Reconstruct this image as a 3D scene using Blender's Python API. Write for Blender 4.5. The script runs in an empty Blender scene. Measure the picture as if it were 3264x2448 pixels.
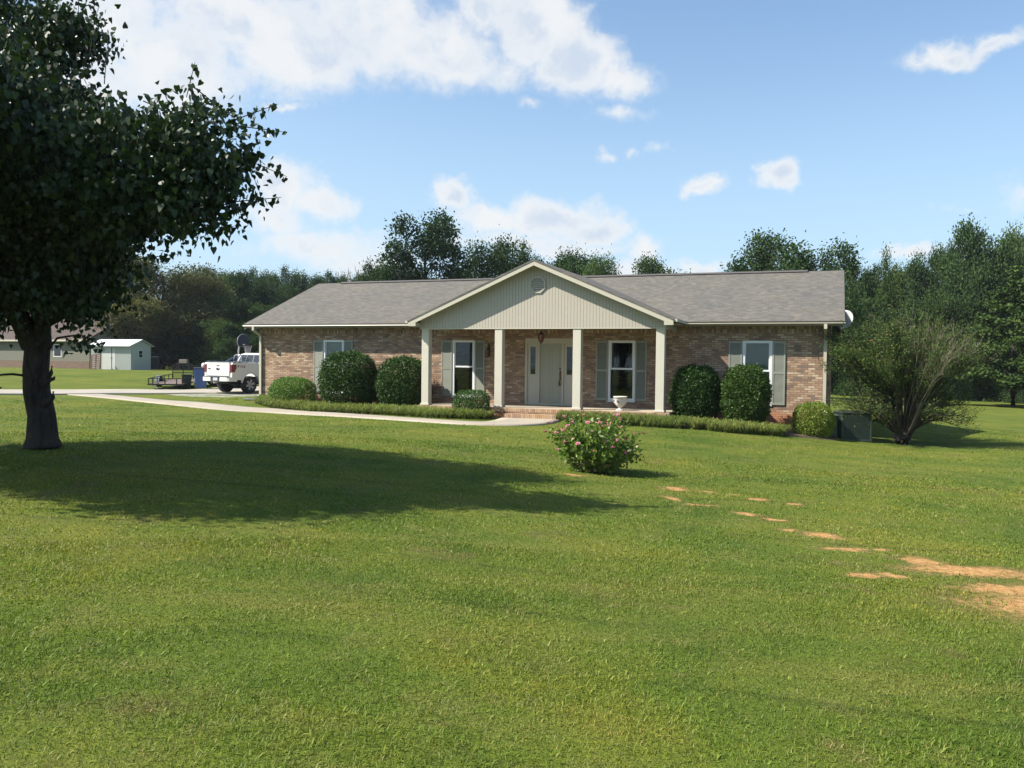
import bpy, math, random
import numpy as np
from mathutils import Vector, Matrix
R = math.radians
PI = math.pi
sc = bpy.context.scene
col = sc.collection

# ------------------------------------------------------------------ camera
CAMZ = 1.6
PITCH, ROLL = 0.027, 0.0112
cd = bpy.data.cameras.new('camera'); cam = bpy.data.objects.new('camera', cd); col.objects.link(cam)
cp, sp = math.cos(PITCH), math.sin(PITCH)
F = Vector((0, cp, -sp)); U0 = Vector((0, sp, cp)); R0 = Vector((1, 0, 0))
c_, s_ = math.cos(ROLL), math.sin(ROLL)
RX = R0*c_ + U0*s_; UP = -R0*s_ + U0*c_
cam.matrix_world = Matrix(((RX.x, UP.x, -F.x, 0), (RX.y, UP.y, -F.y, 0), (RX.z, UP.z, -F.z, CAMZ), (0, 0, 0, 1)))
cd.sensor_width = 36; cd.lens = 2709.67/3264*36; cd.clip_start = 0.05; cd.clip_end = 3000
sc.camera = cam

# ------------------------------------------------------------------ sun and sky
SUN_AZ, SUN_EL = R(79), R(44)         # azimuth: from straight behind the viewer, turning left
S = Vector((-math.sin(SUN_AZ)*math.cos(SUN_EL), -math.cos(SUN_AZ)*math.cos(SUN_EL), math.sin(SUN_EL)))
sl = bpy.data.lights.new('sun', 'SUN'); sl.energy = 5.0; sl.angle = R(0.6); sl.color = (1.0, 0.93, 0.82)
so = bpy.data.objects.new('sun', sl); col.objects.link(so)
so.rotation_euler = S.to_track_quat('Z', 'Y').to_euler()
sc.view_settings.view_transform = 'Standard'; sc.view_settings.look = 'None'
sc.view_settings.exposure = 1.12; sc.view_settings.gamma = 1.0

w = bpy.data.worlds.new('World'); sc.world = w; w.use_nodes = True
nt = w.node_tree; nt.nodes.clear()
def N(nt, typ, **kw):
    n = nt.nodes.new(typ)
    for k, v in kw.items(): setattr(n, k, v)
    return n
def math_n(nt, op, a, b=None, c=None, clamp=False):
    n = nt.nodes.new('ShaderNodeMath'); n.operation = op; n.use_clamp = clamp
    for i, x in enumerate((a, b, c)):
        if x is None: continue
        if isinstance(x, (int, float)): n.inputs[i].default_value = x
        else: nt.links.new(x, n.inputs[i])
    return n.outputs[0]
def vmath(nt, op, a, b=None, c=None, out=0):
    n = nt.nodes.new('ShaderNodeVectorMath'); n.operation = op
    for i, x in enumerate((a, b, c)):
        if x is None: continue
        if isinstance(x, (tuple, list)): n.inputs[i].default_value = x
        else: nt.links.new(x, n.inputs[i])
    return n.outputs[out]
def mixc(nt, fac, a, b, blend='MIX'):
    n = nt.nodes.new('ShaderNodeMix'); n.data_type = 'RGBA'; n.blend_type = blend
    for sock, x in ((n.inputs[0], fac), (n.inputs[6], a), (n.inputs[7], b)):
        if isinstance(x, (int, float)): sock.default_value = x
        elif isinstance(x, (tuple, list)): sock.default_value = (*x[:3], 1)
        else: nt.links.new(x, sock)
    return n.outputs[2]
def ramp(nt, fac, stops, interp='LINEAR'):
    n = nt.nodes.new('ShaderNodeValToRGB'); n.color_ramp.interpolation = interp
    e = n.color_ramp.elements
    while len(e) < len(stops): e.new(0.5)
    for i, (p, cc) in enumerate(stops):
        e[i].position = p; e[i].color = (*cc, 1) if len(cc) == 3 else cc
    nt.links.new(fac, n.inputs[0]); return n.outputs[0]
def noise(nt, vec, scale, detail=4, rough=0.55, out=0, dist=0.0):
    n = nt.nodes.new('ShaderNodeTexNoise'); n.inputs['Scale'].default_value = scale
    n.inputs['Detail'].default_value = detail; n.inputs['Roughness'].default_value = rough
    n.inputs['Distortion'].default_value = dist
    if vec is not None: nt.links.new(vec, n.inputs['Vector'])
    return n.outputs[out]
def smooth(nt, x, lo, hi):
    n = nt.nodes.new('ShaderNodeMapRange'); n.interpolation_type = 'SMOOTHSTEP'
    nt.links.new(x, n.inputs[0]); n.inputs[1].default_value = lo; n.inputs[2].default_value = hi
    return n.outputs[0]

sky = N(nt, 'ShaderNodeTexSky', sky_type='NISHITA'); sky.sun_disc = False
sky.sun_elevation = SUN_EL
sky.sun_rotation = math.atan2(S.x, S.y)
sky.air_density = 1.0; sky.dust_density = 1.6; sky.ozone_density = 1.3; sky.altitude = 100
tc = N(nt, 'ShaderNodeTexCoord')
sep = N(nt, 'ShaderNodeSeparateXYZ'); nt.links.new(tc.outputs['Generated'], sep.inputs[0])
az = math_n(nt, 'ARCTAN2', sep.outputs[0], sep.outputs[1]); el = math_n(nt, 'ARCSINE', sep.outputs[2])
comb = N(nt, 'ShaderNodeCombineXYZ'); nt.links.new(az, comb.inputs[0]); nt.links.new(el, comb.inputs[1])
P0 = comb.outputs[0]
n1 = noise(nt, P0, 9, 5, 0.6, out=1)
n2 = noise(nt, P0, 34, 4, 0.6, out=1)
wa = vmath(nt, 'MULTIPLY', vmath(nt, 'SUBTRACT', n1, (.5, .5, .5)), (.085, .06, 0))
wb = vmath(nt, 'MULTIPLY', vmath(nt, 'SUBTRACT', n2, (.5, .5, .5)), (.028, .026, 0))
P = vmath(nt, 'ADD', vmath(nt, 'ADD', P0, wa), wb)
# clouds: bearing, height above the horizon, half width, half height (all in milliradians) and thickness
CL = [(-252, 372, 115, 62, 1), (-170, 388, 105, 60, 1), (-400, 345, 105, 62, 1), (-95, 362, 100, 45, .95), (-320, 392, 140, 55, .9),
      (-500, 330, 90, 50, .9), (-460, 400, 80, 40, .9),
      (25, 385, 70, 50, 1), (72, 352, 66, 40, 1), (122, 335, 52, 24, .85), (-30, 410, 60, 26, .9), (-15, 345, 50, 28, .6),
      (500, 362, 62, 20, .9), (560, 374, 55, 15, .7), (220, 214, 32, 15, .75), (306, 219, 26, 20, .95),
      (-258, 196, 44, 40, 1), (-215, 176, 38, 24, .85), (-275, 160, 50, 26, .7),
      (-74, 192, 28, 22, .95), (-25, 168, 60, 22, .9), (42, 168, 70, 26, 1), (95, 152, 50, 20, .9), (10, 140, 120, 20, .6), (60, 128, 90, 16, .6),
      (-230, 128, 100, 24, .7), (-180, 112, 80, 18, .65), (148, 128, 28, 22, .8), (222, 112, 40, 12, .75), (470, 130, 55, 13, .7), (150, 104, 60, 14, .6),
      (122, 294, 40, 10, .42), (20, 300, 16, 7, .45), (172, 254, 22, 9, .36), (141, 249, 12, 8, .42), (111, 244, 12, 8, .42),
      (-270, 300, 34, 6, .5), (585, 200, 36, 22, .35), (520, 185, 30, 8, .3),
      (900, 260, 120, 40, .9), (1250, 180, 130, 36, .8), (-900, 250, 120, 50, .9), (-1500, 200, 140, 40, .9)]
acc = None; accs = None
for (a, e, ra, re, wt) in CL:
    if abs(a) < 700:
        a_ = math.atan(a/1000); e = 1000*math.atan(e/1000*math.cos(a_)); a = 1000*a_; ra *= math.cos(a_)**2; re *= math.cos(a_)
    ra *= 1.08; re *= 1.12; s = (1000/ra, 1000/re, 0)
    q = vmath(nt, 'LENGTH', vmath(nt, 'MULTIPLY_ADD', P, s, (-a/ra, -e/re, 0)), out=1)
    d = math_n(nt, 'MULTIPLY_ADD', q, -wt, wt)
    acc = d if acc is None else math_n(nt, 'SMOOTH_MAX', acc, d, 0.12)
fl = noise(nt, P0, 16, 6, 0.62)
fine = noise(nt, vmath(nt, 'ADD', P0, wb), 60, 5, 0.65)
dens = math_n(nt, 'ADD', acc, math_n(nt, 'MULTIPLY_ADD', fl, 0.75, -0.36))
dens = math_n(nt, 'ADD', dens, math_n(nt, 'MULTIPLY_ADD', fine, 0.48, -0.235))
mask = smooth(nt, dens, -0.03, 0.64)
# the underside of the thick clouds is a soft grey-blue
body = smooth(nt, noise(nt, vmath(nt, 'ADD', P, (3.1, 0.03, 0)), 13, 4, 0.55), 0.38, 0.60)
core = smooth(nt, dens, 0.35, 0.95)
shade = math_n(nt, 'MULTIPLY', body, core)
cc = mixc(nt, math_n(nt, 'MULTIPLY', shade, 0.95), (7.0, 7.1, 7.2), (4.9, 5.6, 6.6))
skc = mixc(nt, 1.0, sky.outputs[0], (1.18, 1.42, 1.56), 'MULTIPLY')
# a pale veil low over the horizon
veil = math_n(nt, 'MULTIPLY', smooth(nt, el, 0.42, -0.02), 0.62)
veil2 = math_n(nt, 'ADD', veil, math_n(nt, 'MULTIPLY', smooth(nt, az, 0.3, -0.9), 0.16), clamp=True)
skc = mixc(nt, math_n(nt, 'ADD', veil2, 0.13), skc, (4.9, 6.5, 7.9))
mk = math_n(nt, 'MULTIPLY', mask, 0.93)
final = mixc(nt, mk, skc, cc)
bg = N(nt, 'ShaderNodeBackground'); bg.inputs[1].default_value = 0.060
nt.links.new(final, bg.inputs[0])
wo = N(nt, 'ShaderNodeOutputWorld'); nt.links.new(bg.outputs[0], wo.inputs[0])
w.cycles.sampling_method = 'MANUAL'; w.cycles.sample_map_resolution = 1024
sc.cycles.max_bounces = 6; sc.cycles.diffuse_bounces = 3; sc.cycles.transparent_max_bounces = 8
sc.cycles.use_denoising = True

# ------------------------------------------------------------------ helpers
def link(o, parent=None):
    col.objects.link(o)
    if parent is not None: o.parent = parent
    return o
def tag(o, label=None, cat=None, group=None, kind=None):
    if label: o['label'] = label
    if cat: o['category'] = cat
    if group: o['group'] = group
    if kind: o['kind'] = kind
    return o
def thing(name, label, cat, loc=(0, 0, 0), rz=0, group=None):
    o = bpy.data.objects.new(name, None); o.empty_display_size = 0.3
    o.location = loc; o.rotation_euler = (0, 0, rz); link(o)
    return tag(o, label, cat, group)
def np_mesh(name, V, faces_flat, sizes, attr=None, smooth=False):
    me = bpy.data.meshes.new(name)
    V = np.asarray(V, np.float32); sizes = np.asarray(sizes, np.int32); ff = np.asarray(faces_flat, np.int32)
    me.vertices.add(len(V)); me.vertices.foreach_set('co', V.ravel())
    me.loops.add(len(ff)); me.loops.foreach_set('vertex_index', ff)
    me.polygons.add(len(sizes)); me.polygons.foreach_set('loop_start', np.r_[0, np.cumsum(sizes)[:-1]].astype(np.int32))
    me.polygons.foreach_set('loop_total', sizes)
    if smooth: me.polygons.foreach_set('use_smooth', np.ones(len(sizes), bool))
    me.update(calc_edges=True)
    if attr is not None:
        a = me.attributes.new('tint', 'FLOAT', 'POINT'); a.data.foreach_set('value', np.asarray(attr, np.float32))
    return me
class MB:
    def __init__(s): s.v = []; s.f = []; s.sm = []
    def add(s, vs, fs, sm=False):
        o = len(s.v); s.v += [tuple(map(float, p)) for p in vs]; s.f += [[i+o for i in f] for f in fs]; s.sm += [sm]*len(fs); return s
    def box(s, x0, x1, y0, y1, z0, z1):
        return s.add([(x0,y0,z0),(x1,y0,z0),(x1,y1,z0),(x0,y1,z0),(x0,y0,z1),(x1,y0,z1),(x1,y1,z1),(x0,y1,z1)],
                     [(0,3,2,1),(4,5,6,7),(0,1,5,4),(1,2,6,5),(2,3,7,6),(3,0,4,7)])
    def prism(s, pts, d):          # polygon (3-D points) pushed along vector d
        n = len(pts); a = [Vector(p) for p in pts]; d = Vector(d); b = [p+d for p in a]
        return s.add(a+b, [tuple(range(n))[::-1], tuple(range(n, 2*n))]+[(i, (i+1) % n, n+(i+1) % n, n+i) for i in range(n)])
    def tube(s, pts, rad, n=8, sm=True, cap=True):
        pts = [Vector(p) for p in pts]
        if isinstance(rad, (int, float)): rad = [rad]*len(pts)
        V = []; up = Vector((0.13, 0.21, 0.97)).normalized()
        for i, p in enumerate(pts):
            t = (pts[min(i+1, len(pts)-1)]-pts[max(i-1, 0)]).normalized()
            a = t.cross(up)
            if a.length < .05: a = t.cross(Vector((1, 0, 0)))
            a.normalize(); b = t.cross(a).normalized(); up = b if abs(t.dot(up)) > .9 else up
            for k in range(n):
                q = 2*PI*k/n; V.append(p+(a*math.cos(q)+b*math.sin(q))*rad[i])
        Fc = [(i*n+k, i*n+(k+1) % n, (i+1)*n+(k+1) % n, (i+1)*n+k) for i in range(len(pts)-1) for k in range(n)]
        o = len(s.v); s.add(V, Fc, sm)
        if cap: s.add([V[k] for k in range(n)]+[V[(len(pts)-1)*n+k] for k in range(n)], [tuple(range(n))[::-1], tuple(range(n, 2*n))])
        return s
    def lathe(s, prof, c=(0, 0, 0), n=24, axis='z', sm=True, cap=True):
        V = []
        for r, h in prof:
            for k in range(n):
                q = 2*PI*k/n; a, b = r*math.cos(q), r*math.sin(q)
                V.append((c[0]+a, c[1]+b, c[2]+h) if axis == 'z' else ((c[0]+a, c[1]+h, c[2]+b) if axis == 'y' else (c[0]+h, c[1]+a, c[2]+b)))
        m = len(prof)
        Fc = [(i*n+k, i*n+(k+1) % n, (i+1)*n+(k+1) % n, (i+1)*n+k) for i in range(m-1) for k in range(n)]
        s.add(V, Fc, sm)
        if cap: s.add(V[:n]+V[(m-1)*n:], [tuple(range(n))[::-1], tuple(range(n, 2*n))])
        return s
    def build(s, name, mat, parent=None, bevel=0):
        me = bpy.data.meshes.new(name); me.from_pydata(s.v, [], s.f)
        me.polygons.foreach_set('use_smooth', s.sm); me.update()
        if mat: me.materials.append(mat)
        o = link(bpy.data.objects.new(name, me), parent)
        if bevel:
            m = o.modifiers.new('bevel', 'BEVEL'); m.width = bevel; m.segments = 2; m.limit_method = 'ANGLE'; m.angle_limit = R(40)
        return o
# ------------------------------------------------------------------ materials
def newmat(name):
    m = bpy.data.materials.new(name); m.use_nodes = True; nt = m.node_tree; nt.nodes.clear()
    b = nt.nodes.new('ShaderNodeBsdfPrincipled'); o = nt.nodes.new('ShaderNodeOutputMaterial')
    nt.links.new(b.outputs[0], o.inputs[0]); return m, nt, b, o
ALB = 0.80
def setc(nt, b, c):
    if isinstance(c, (tuple, list)): c = tuple(x*ALB for x in c[:3])
    else: c = mixc(nt, 1.0, c, (ALB, ALB, ALB), 'MULTIPLY')
    if isinstance(c, (tuple, list)): b.inputs['Base Color'].default_value = (*c[:3], 1)
    else: nt.links.new(c, b.inputs['Base Color'])
def bump(nt, b, h, strength=0.4, dist=0.01):
    n = nt.nodes.new('ShaderNodeBump'); n.inputs['Strength'].default_value = strength; n.inputs['Distance'].default_value = dist
    nt.links.new(h, n.inputs['Height']); nt.links.new(n.outputs[0], b.inputs['Normal'])
def paint(name, c, rough=0.55, var=0.10, scale=3.0, metal=0.0, spec=0.5, dirt=0.0, fine=0.0):
    m, nt, b, o = newmat(name)
    t = nt.nodes.new('ShaderNodeTexCoord').outputs['Object']
    a = noise(nt, t, scale, 5, 0.6)
    cc = mixc(nt, a, tuple(x*(1-var) for x in c), tuple(min(1, x*(1+var)) for x in c))
    if dirt:
        d = smooth(nt, noise(nt, t, scale*2.3, 6, 0.7), 0.52, 0.75)
        cc = mixc(nt, math_n(nt, 'MULTIPLY', d, dirt), cc, (0.16, 0.12, 0.08))
    setc(nt, b, cc); b.inputs['Roughness'].default_value = rough; b.inputs['Metallic'].default_value = metal
    b.inputs['Specular IOR Level'].default_value = spec
    if fine: bump(nt, b, noise(nt, t, 90, 3), fine, 0.003)
    return m
def leafmat(name, lo, hi, trans=0.30, rough=0.5, dry=None, spec=0.35):
    m, nt, b, o = newmat(name)
    at = nt.nodes.new('ShaderNodeAttribute'); at.attribute_name = 'tint'
    f = at.outputs['Fac']
    stops = [(0, lo), (0.85, hi)]
    if dry: stops += [(0.93, dry), (1.0, dry)]
    cc = ramp(nt, f, stops)
    oi = nt.nodes.new('ShaderNodeObjectInfo')
    hs = nt.nodes.new('ShaderNodeHueSaturation'); nt.links.new(cc, hs.inputs['Color'])
    nt.links.new(math_n(nt, 'MULTIPLY_ADD', oi.outputs['Random'], 0.5, 0.75), hs.inputs['Value'])
    nt.links.new(math_n(nt, 'MULTIPLY_ADD', oi.outputs['Random'], -0.03, 0.515), hs.inputs['Hue'])
    cc = hs.outputs[0]
    setc(nt, b, cc); b.inputs['Roughness'].default_value = rough; b.inputs['Specular IOR Level'].default_value = spec
    tr = nt.nodes.new('ShaderNodeBsdfTranslucent')
    nt.links.new(mixc(nt, 1.0, cc, (1.15, 1.3, 0.5), 'MULTIPLY'), tr.inputs[0])
    mx = nt.nodes.new('ShaderNodeMixShader'); mx.inputs[0].default_value = trans
    nt.links.new(b.outputs[0], mx.inputs[1]); nt.links.new(tr.outputs[0], mx.inputs[2]); nt.links.new(mx.outputs[0], o.inputs[0])
    return m
def brickmat(name, upright=False, stops=None, bw=0.203, bh=0.0677, mortar=(0.20, 0.165, 0.13), stain=True, side=False):
    m, nt, b, o = newmat(name)
    t = nt.nodes.new('ShaderNodeTexCoord').outputs['Object']
    s = nt.nodes.new('ShaderNodeSeparateXYZ'); nt.links.new(t, s.inputs[0])
    u = math_n(nt, 'ADD', s.outputs[0], s.outputs[1]); z = s.outputs[2]
    if upright: bw, bh = 0.0677, 0.203; 
    row = math_n(nt, 'FLOOR', math_n(nt, 'DIVIDE', math_n(nt, 'ADD', z, 5.0 if not upright else 5.0+0.05), bh))
    off = math_n(nt, 'MULTIPLY', math_n(nt, 'MODULO', row, 2.0), 0.0 if upright else 0.5)
    uu = math_n(nt, 'ADD', math_n(nt, 'DIVIDE', math_n(nt, 'ADD', u, 20), bw), off)
    colm = math_n(nt, 'FLOOR', uu)
    cb = nt.nodes.new('ShaderNodeCombineXYZ'); nt.links.new(colm, cb.inputs[0]); nt.links.new(row, cb.inputs[1])
    wn = nt.nodes.new('ShaderNodeTexWhiteNoise'); wn.noise_dimensions = '2D'; nt.links.new(cb.outputs[0], wn.inputs['Vector'])
    stops = stops or [(0.0, (0.30, 0.180, 0.112)), (0.22, (0.37, 0.225, 0.140)), (0.42, (0.44, 0.295, 0.185)), (0.60, (0.49, 0.355, 0.235)), (0.74, (0.27, 0.155, 0.105)), (0.86, (0.17, 0.125, 0.10)), (0.94, (0.58, 0.46, 0.33))]
    bc = ramp(nt, wn.outputs[0], stops, 'CONSTANT')
    bc = mixc(nt, 0.25, bc, mixc(nt, noise(nt, t, 60, 4), (0.15, 0.09, 0.07), (0.56, 0.42, 0.30)))
    # darker flashed bricks gather in clusters
    clu = smooth(nt, noise(nt, t, 1.3, 3), 0.50, 0.68)
    wn2 = nt.nodes.new('ShaderNodeTexWhiteNoise'); wn2.noise_dimensions = '2D'
    nt.links.new(vmath(nt, 'ADD', cb.outputs[0], (7.3, 2.9, 0)), wn2.inputs['Vector'])
    dk = math_n(nt, 'MULTIPLY', clu, math_n(nt, 'GREATER_THAN', wn2.outputs[0], 0.55))
    bc = mixc(nt, math_n(nt, 'MULTIPLY', dk, 0.55), bc, (0.13, 0.10, 0.09))
    fu = math_n(nt, 'FRACT', uu); fz = math_n(nt, 'FRACT', math_n(nt, 'DIVIDE', math_n(nt, 'ADD', z, 5.0 if not upright else 5.05), bh))
    def edge(f, wdt, size):
        d = math_n(nt, 'MINIMUM', f, math_n(nt, 'SUBTRACT', 1.0, f)); d = math_n(nt, 'MULTIPLY', d, size)
        return smooth(nt, d, wdt*0.6, wdt)
    k = math_n(nt, 'MULTIPLY', edge(fu, 0.0075, bw), edge(fz, 0.0075, bh))
    if stain:
        st = smooth(nt, math_n(nt, 'ADD', z, math_n(nt, 'MULTIPLY', noise(nt, t, 2, 3), 0.25)), 0.42, 0.10)
        bc = mixc(nt, math_n(nt, 'MULTIPLY', st, 0.8), bc, (0.52, 0.20, 0.085))
    cfin = mixc(nt, k, mixc(nt, 0.3, mortar, noise(nt, t, 25, 4), 'MULTIPLY'), bc)
    setc(nt, b, cfin); b.inputs['Roughness'].default_value = 0.9; b.inputs['Specular IOR Level'].default_value = 0.2
    h = math_n(nt, 'ADD', k, math_n(nt, 'MULTIPLY', noise(nt, t, 80, 3), 0.25)); bump(nt, b, h, 0.6, 0.006)
    return m
def shinglemat(name, base=(0.136, 0.128, 0.115), axis_u=0, expo=0.115):
    m, nt, b, o = newmat(name)
    t = nt.nodes.new('ShaderNodeTexCoord').outputs['Object']
    s = nt.nodes.new('ShaderNodeSeparateXYZ'); nt.links.new(t, s.inputs[0])
    u = s.outputs[axis_u]; z = math_n(nt, 'MULTIPLY', s.outputs[2], 2.7 if axis_u == 0 else 2.5)
    rr = math_n(nt, 'DIVIDE', z, expo); row = math_n(nt, 'FLOOR', rr)
    wr = nt.nodes.new('ShaderNodeTexWhiteNoise'); wr.noise_dimensions = '1D'; nt.links.new(row, wr.inputs['W'])
    uu = math_n(nt, 'ADD', math_n(nt, 'DIVIDE', u, 0.165), math_n(nt, 'MULTIPLY', wr.outputs[0], 7.0)); cm = math_n(nt, 'FLOOR', uu)
    cb = nt.nodes.new('ShaderNodeCombineXYZ'); nt.links.new(cm, cb.inputs[0]); nt.links.new(row, cb.inputs[1])
    wn = nt.nodes.new('ShaderNodeTexWhiteNoise'); wn.noise_dimensions = '2D'; nt.links.new(cb.outputs[0], wn.inputs['Vector'])
    k = lambda f: tuple(x*f for x in base)
    bc = ramp(nt, wn.outputs[0], [(0, k(0.78)), (0.25, k(0.92)), (0.5, k(1.02)), (0.7, (base[0]*1.12, base[1]*1.09, base[2]*1.04)), (0.88, (base[0]*1.32, base[1]*1.27, base[2]*1.2)), (0.96, k(0.75))], 'CONSTANT')
    bc = mixc(nt, 0.35, bc, mixc(nt, noise(nt, t, 120, 3), k(0.5), k(1.6)))
    big = noise(nt, t, 0.7, 4); bc = mixc(nt, 1.0, bc, ramp(nt, big, [(0.3, (0.90, 0.92, 0.96)), (0.7, (1.08, 1.05, 1.0))]), 'MULTIPLY')
    fz = math_n(nt, 'FRACT', rr); lip = smooth(nt, fz, 0.0, 0.14)
    bc = mixc(nt, math_n(nt, 'SUBTRACT', 1.0, lip), bc, k(0.30))
    setc(nt, b, bc); b.inputs['Roughness'].default_value = 0.88; b.inputs['Specular IOR Level'].default_value = 0.25
    h = math_n(nt, 'ADD', math_n(nt, 'MULTIPLY', fz, -0.6), math_n(nt, 'MULTIPLY', wn.outputs[0], 0.7)); bump(nt, b, h, 0.8, 0.012)
    return m
def glassmat(name, tint=(0.80, 0.84, 0.82), refl=0.0):
    m, nt, b, o = newmat(name); nt.nodes.remove(b)
    g = nt.nodes.new('ShaderNodeBsdfGlossy'); g.inputs['Roughness'].default_value = 0.03
    tr = nt.nodes.new('ShaderNodeBsdfTransparent'); tr.inputs[0].default_value = (*tint, 1)
    lw = nt.nodes.new('ShaderNodeFresnel'); lw.inputs[0].default_value = 1.5
    mx = nt.nodes.new('ShaderNodeMixShader'); nt.links.new(math_n(nt, 'ADD', lw.outputs[0], refl, clamp=True), mx.inputs[0])
    nt.links.new(tr.outputs[0], mx.inputs[1]); nt.links.new(g.outputs[0], mx.inputs[2]); nt.links.new(mx.outputs[0], o.inputs[0])
    return m
def barkmat(name, a, c, scale=6):
    m, nt, b, o = newmat(name)
    t = nt.nodes.new('ShaderNodeTexCoord').outputs['Object']
    mp = nt.nodes.new('ShaderNodeMapping'); mp.inputs['Scale'].default_value = (scale, scale, scale*0.22); nt.links.new(t, mp.inputs[0])
    n_ = noise(nt, mp.outputs[0], 3, 7, 0.7, dist=0.6)
    setc(nt, b, ramp(nt, n_, [(0.3, a), (0.7, c)])); b.inputs['Roughness'].default_value = 0.95; b.inputs['Specular IOR Level'].default_value = 0.15
    bump(nt, b, n_, 1.0, 0.03); return m

# ------------------------------------------------------------------ terrain
CP = np.array([(0,0,-.16),(-8,0,.1),(8,0,-.36),(0,10,-.16),(-6.67,12,.28),(-3,10,.05),(-3,17,.05),(1.3,13,-.2),(4,7,-.28),(-9.6,32,.02),(0,25,-.18),(-5,27,-.2),(-9,29.3,-.2),(-12.5,33,-.1),(-4,29.3,-.15),(9.4,25,-.47),(10.2,24.3,-.62),(12,23.3,-.68),(-18,31,.04),(-23,38,.02),(-13,40,-.10),(-18,45,0),(-31,66,.54),(-20,60,.45),(43,75,-1.27),(25,50,-1.0),(16,14,-.6),(0,60,-.1),(20,30,-.85),(10,5,-.42)], float)
_n = len(CP); _K = np.sqrt(((CP[:, None, :2]-CP[None, :, :2])**2).sum(2)+9.0)
_A = np.zeros((_n+1, _n+1)); _A[:_n, :_n] = _K; _A[:_n, _n] = 1; _A[_n, :_n] = 1
_W = np.linalg.solve(_A, np.r_[CP[:, 2], 0])
def gz(x, y):
    x = np.asarray(x, float); y = np.asarray(y, float)
    r = np.hypot(x, y); s = np.minimum(1, 88/np.maximum(r, 1e-6)); x = x*s; y = y*s
    out = np.full(np.broadcast(x, y).shape, _W[-1])
    for i in range(_n): out = out+_W[i]*np.sqrt((x-CP[i, 0])**2+(y-CP[i, 1])**2+9.0)
    return out
def g1(x, y): return float(gz(x, y))

# bare clay patches: x, y, half length, half width, turn
DIRT = [(2.42,12.5,.30,.24,.1),(2.85,12.35,.22,.10,-.5),(2.22,11.55,.12,.30,.3),(2.45,11.15,.30,.10,0),(3.45,11.85,.22,.16,0),(3.85,11.55,.20,.10,-.3),
        (2.95,10.6,.24,.14,-.5),(3.2,10.25,.22,.12,-.4),(3.15,9.6,.16,.14,0),(3.45,9.35,.30,.22,-.5),(3.42,8.62,.36,.13,-.1),(3.80,8.66,.12,.10,0),
        (3.98,8.15,.22,.24,.2),(3.13,7.47,.18,.12,0),(3.42,7.5,.16,.10,-.3),(4.25,7.82,.70,.26,.0),(5.0,7.7,.6,.25,0),
        (4.40,6.55,.95,.50,-.12),(5.4,6.5,.9,.6,0),(4.2,7.15,.5,.22,.1),(3.2,12.2,.15,.08,0),(1.0,13.35,.30,.10,-.25)]
DIRT = [(a, b_, ra*(.82 if b_ > 8.2 else 1), rb*(.85 if b_ > 8.2 else 1.05), t_) for (a, b_, ra, rb, t_) in DIRT]
def dirt_np(x, y):
    d = np.full(x.shape, -9.0)
    for (a, b_, ra, rb, t) in DIRT:
        dx, dy = x-a, y-b_; u = dx*math.cos(t)+dy*math.sin(t); v = -dx*math.sin(t)+dy*math.cos(t)
        d = np.maximum(d, 1-np.hypot(u/ra, v/rb))
    return d
def groundcol(nt):
    """colour of the turf at a world position, shared by the ground sheet and the grass blades"""
    g = nt.nodes.new('ShaderNodeNewGeometry').outputs['Position']
    p2 = vmath(nt, 'MULTIPLY', g, (1, 1, 0.0))
    st = vmath(nt, 'MULTIPLY', p2, (0.35, 1.3, 0))
    a = noise(nt, p2, 0.35, 6, 0.66); b = noise(nt, p2, 1.6, 5, 0.62); c = noise(nt, st, 0.9, 4, 0.6)
    base = ramp(nt, a, [(0.36, (0.078, 0.148, 0.016)), (0.50, (0.145, 0.210, 0.024)), (0.63, (0.240, 0.255, 0.038))])
    base = mixc(nt, smooth(nt, b, 0.50, 0.70), base, (0.195, 0.225, 0.050))
    base = mixc(nt, smooth(nt, c, 0.50, 0.72), base, (0.215, 0.235, 0.048))
    base = mixc(nt, math_n(nt, 'MULTIPLY', smooth(nt, noise(nt, p2, 0.9, 6, 0.75), 0.53, 0.70), 0.75), base, (0.190, 0.155, 0.065))
    base = mixc(nt, 1.0, base, (0.86, 0.85, 0.72), 'MULTIPLY')
    sp_ = nt.nodes.new('ShaderNodeSeparateXYZ'); nt.links.new(p2, sp_.inputs[0])
    ln_ = math_n(nt, 'ADD', math_n(nt, 'MULTIPLY', sp_.outputs[0], 0.16), sp_.outputs[1]); ln_ = math_n(nt, 'ADD', ln_, math_n(nt, 'MULTIPLY', noise(nt, p2, 0.12, 2), 3.0))
    fr_ = math_n(nt, 'FRACT', math_n(nt, 'DIVIDE', ln_, 1.25)); row_ = math_n(nt, 'FLOOR', math_n(nt, 'DIVIDE', ln_, 1.25))
    edge_ = math_n(nt, 'MULTIPLY', smooth(nt, fr_, 0.86, 0.97), smooth(nt, noise(nt, st, 0.5, 4), 0.42, 0.62))
    base = mixc(nt, math_n(nt, 'MULTIPLY', edge_, 0.42), base, (0.035, 0.060, 0.010))
    wr_ = nt.nodes.new('ShaderNodeTexWhiteNoise'); wr_.noise_dimensions = '1D'; nt.links.new(row_, wr_.inputs['W'])
    base = mixc(nt, math_n(nt, 'MULTIPLY', wr_.outputs[0], 0.14), base, (0.19, 0.20, 0.04))
    return g, p2, base
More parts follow.
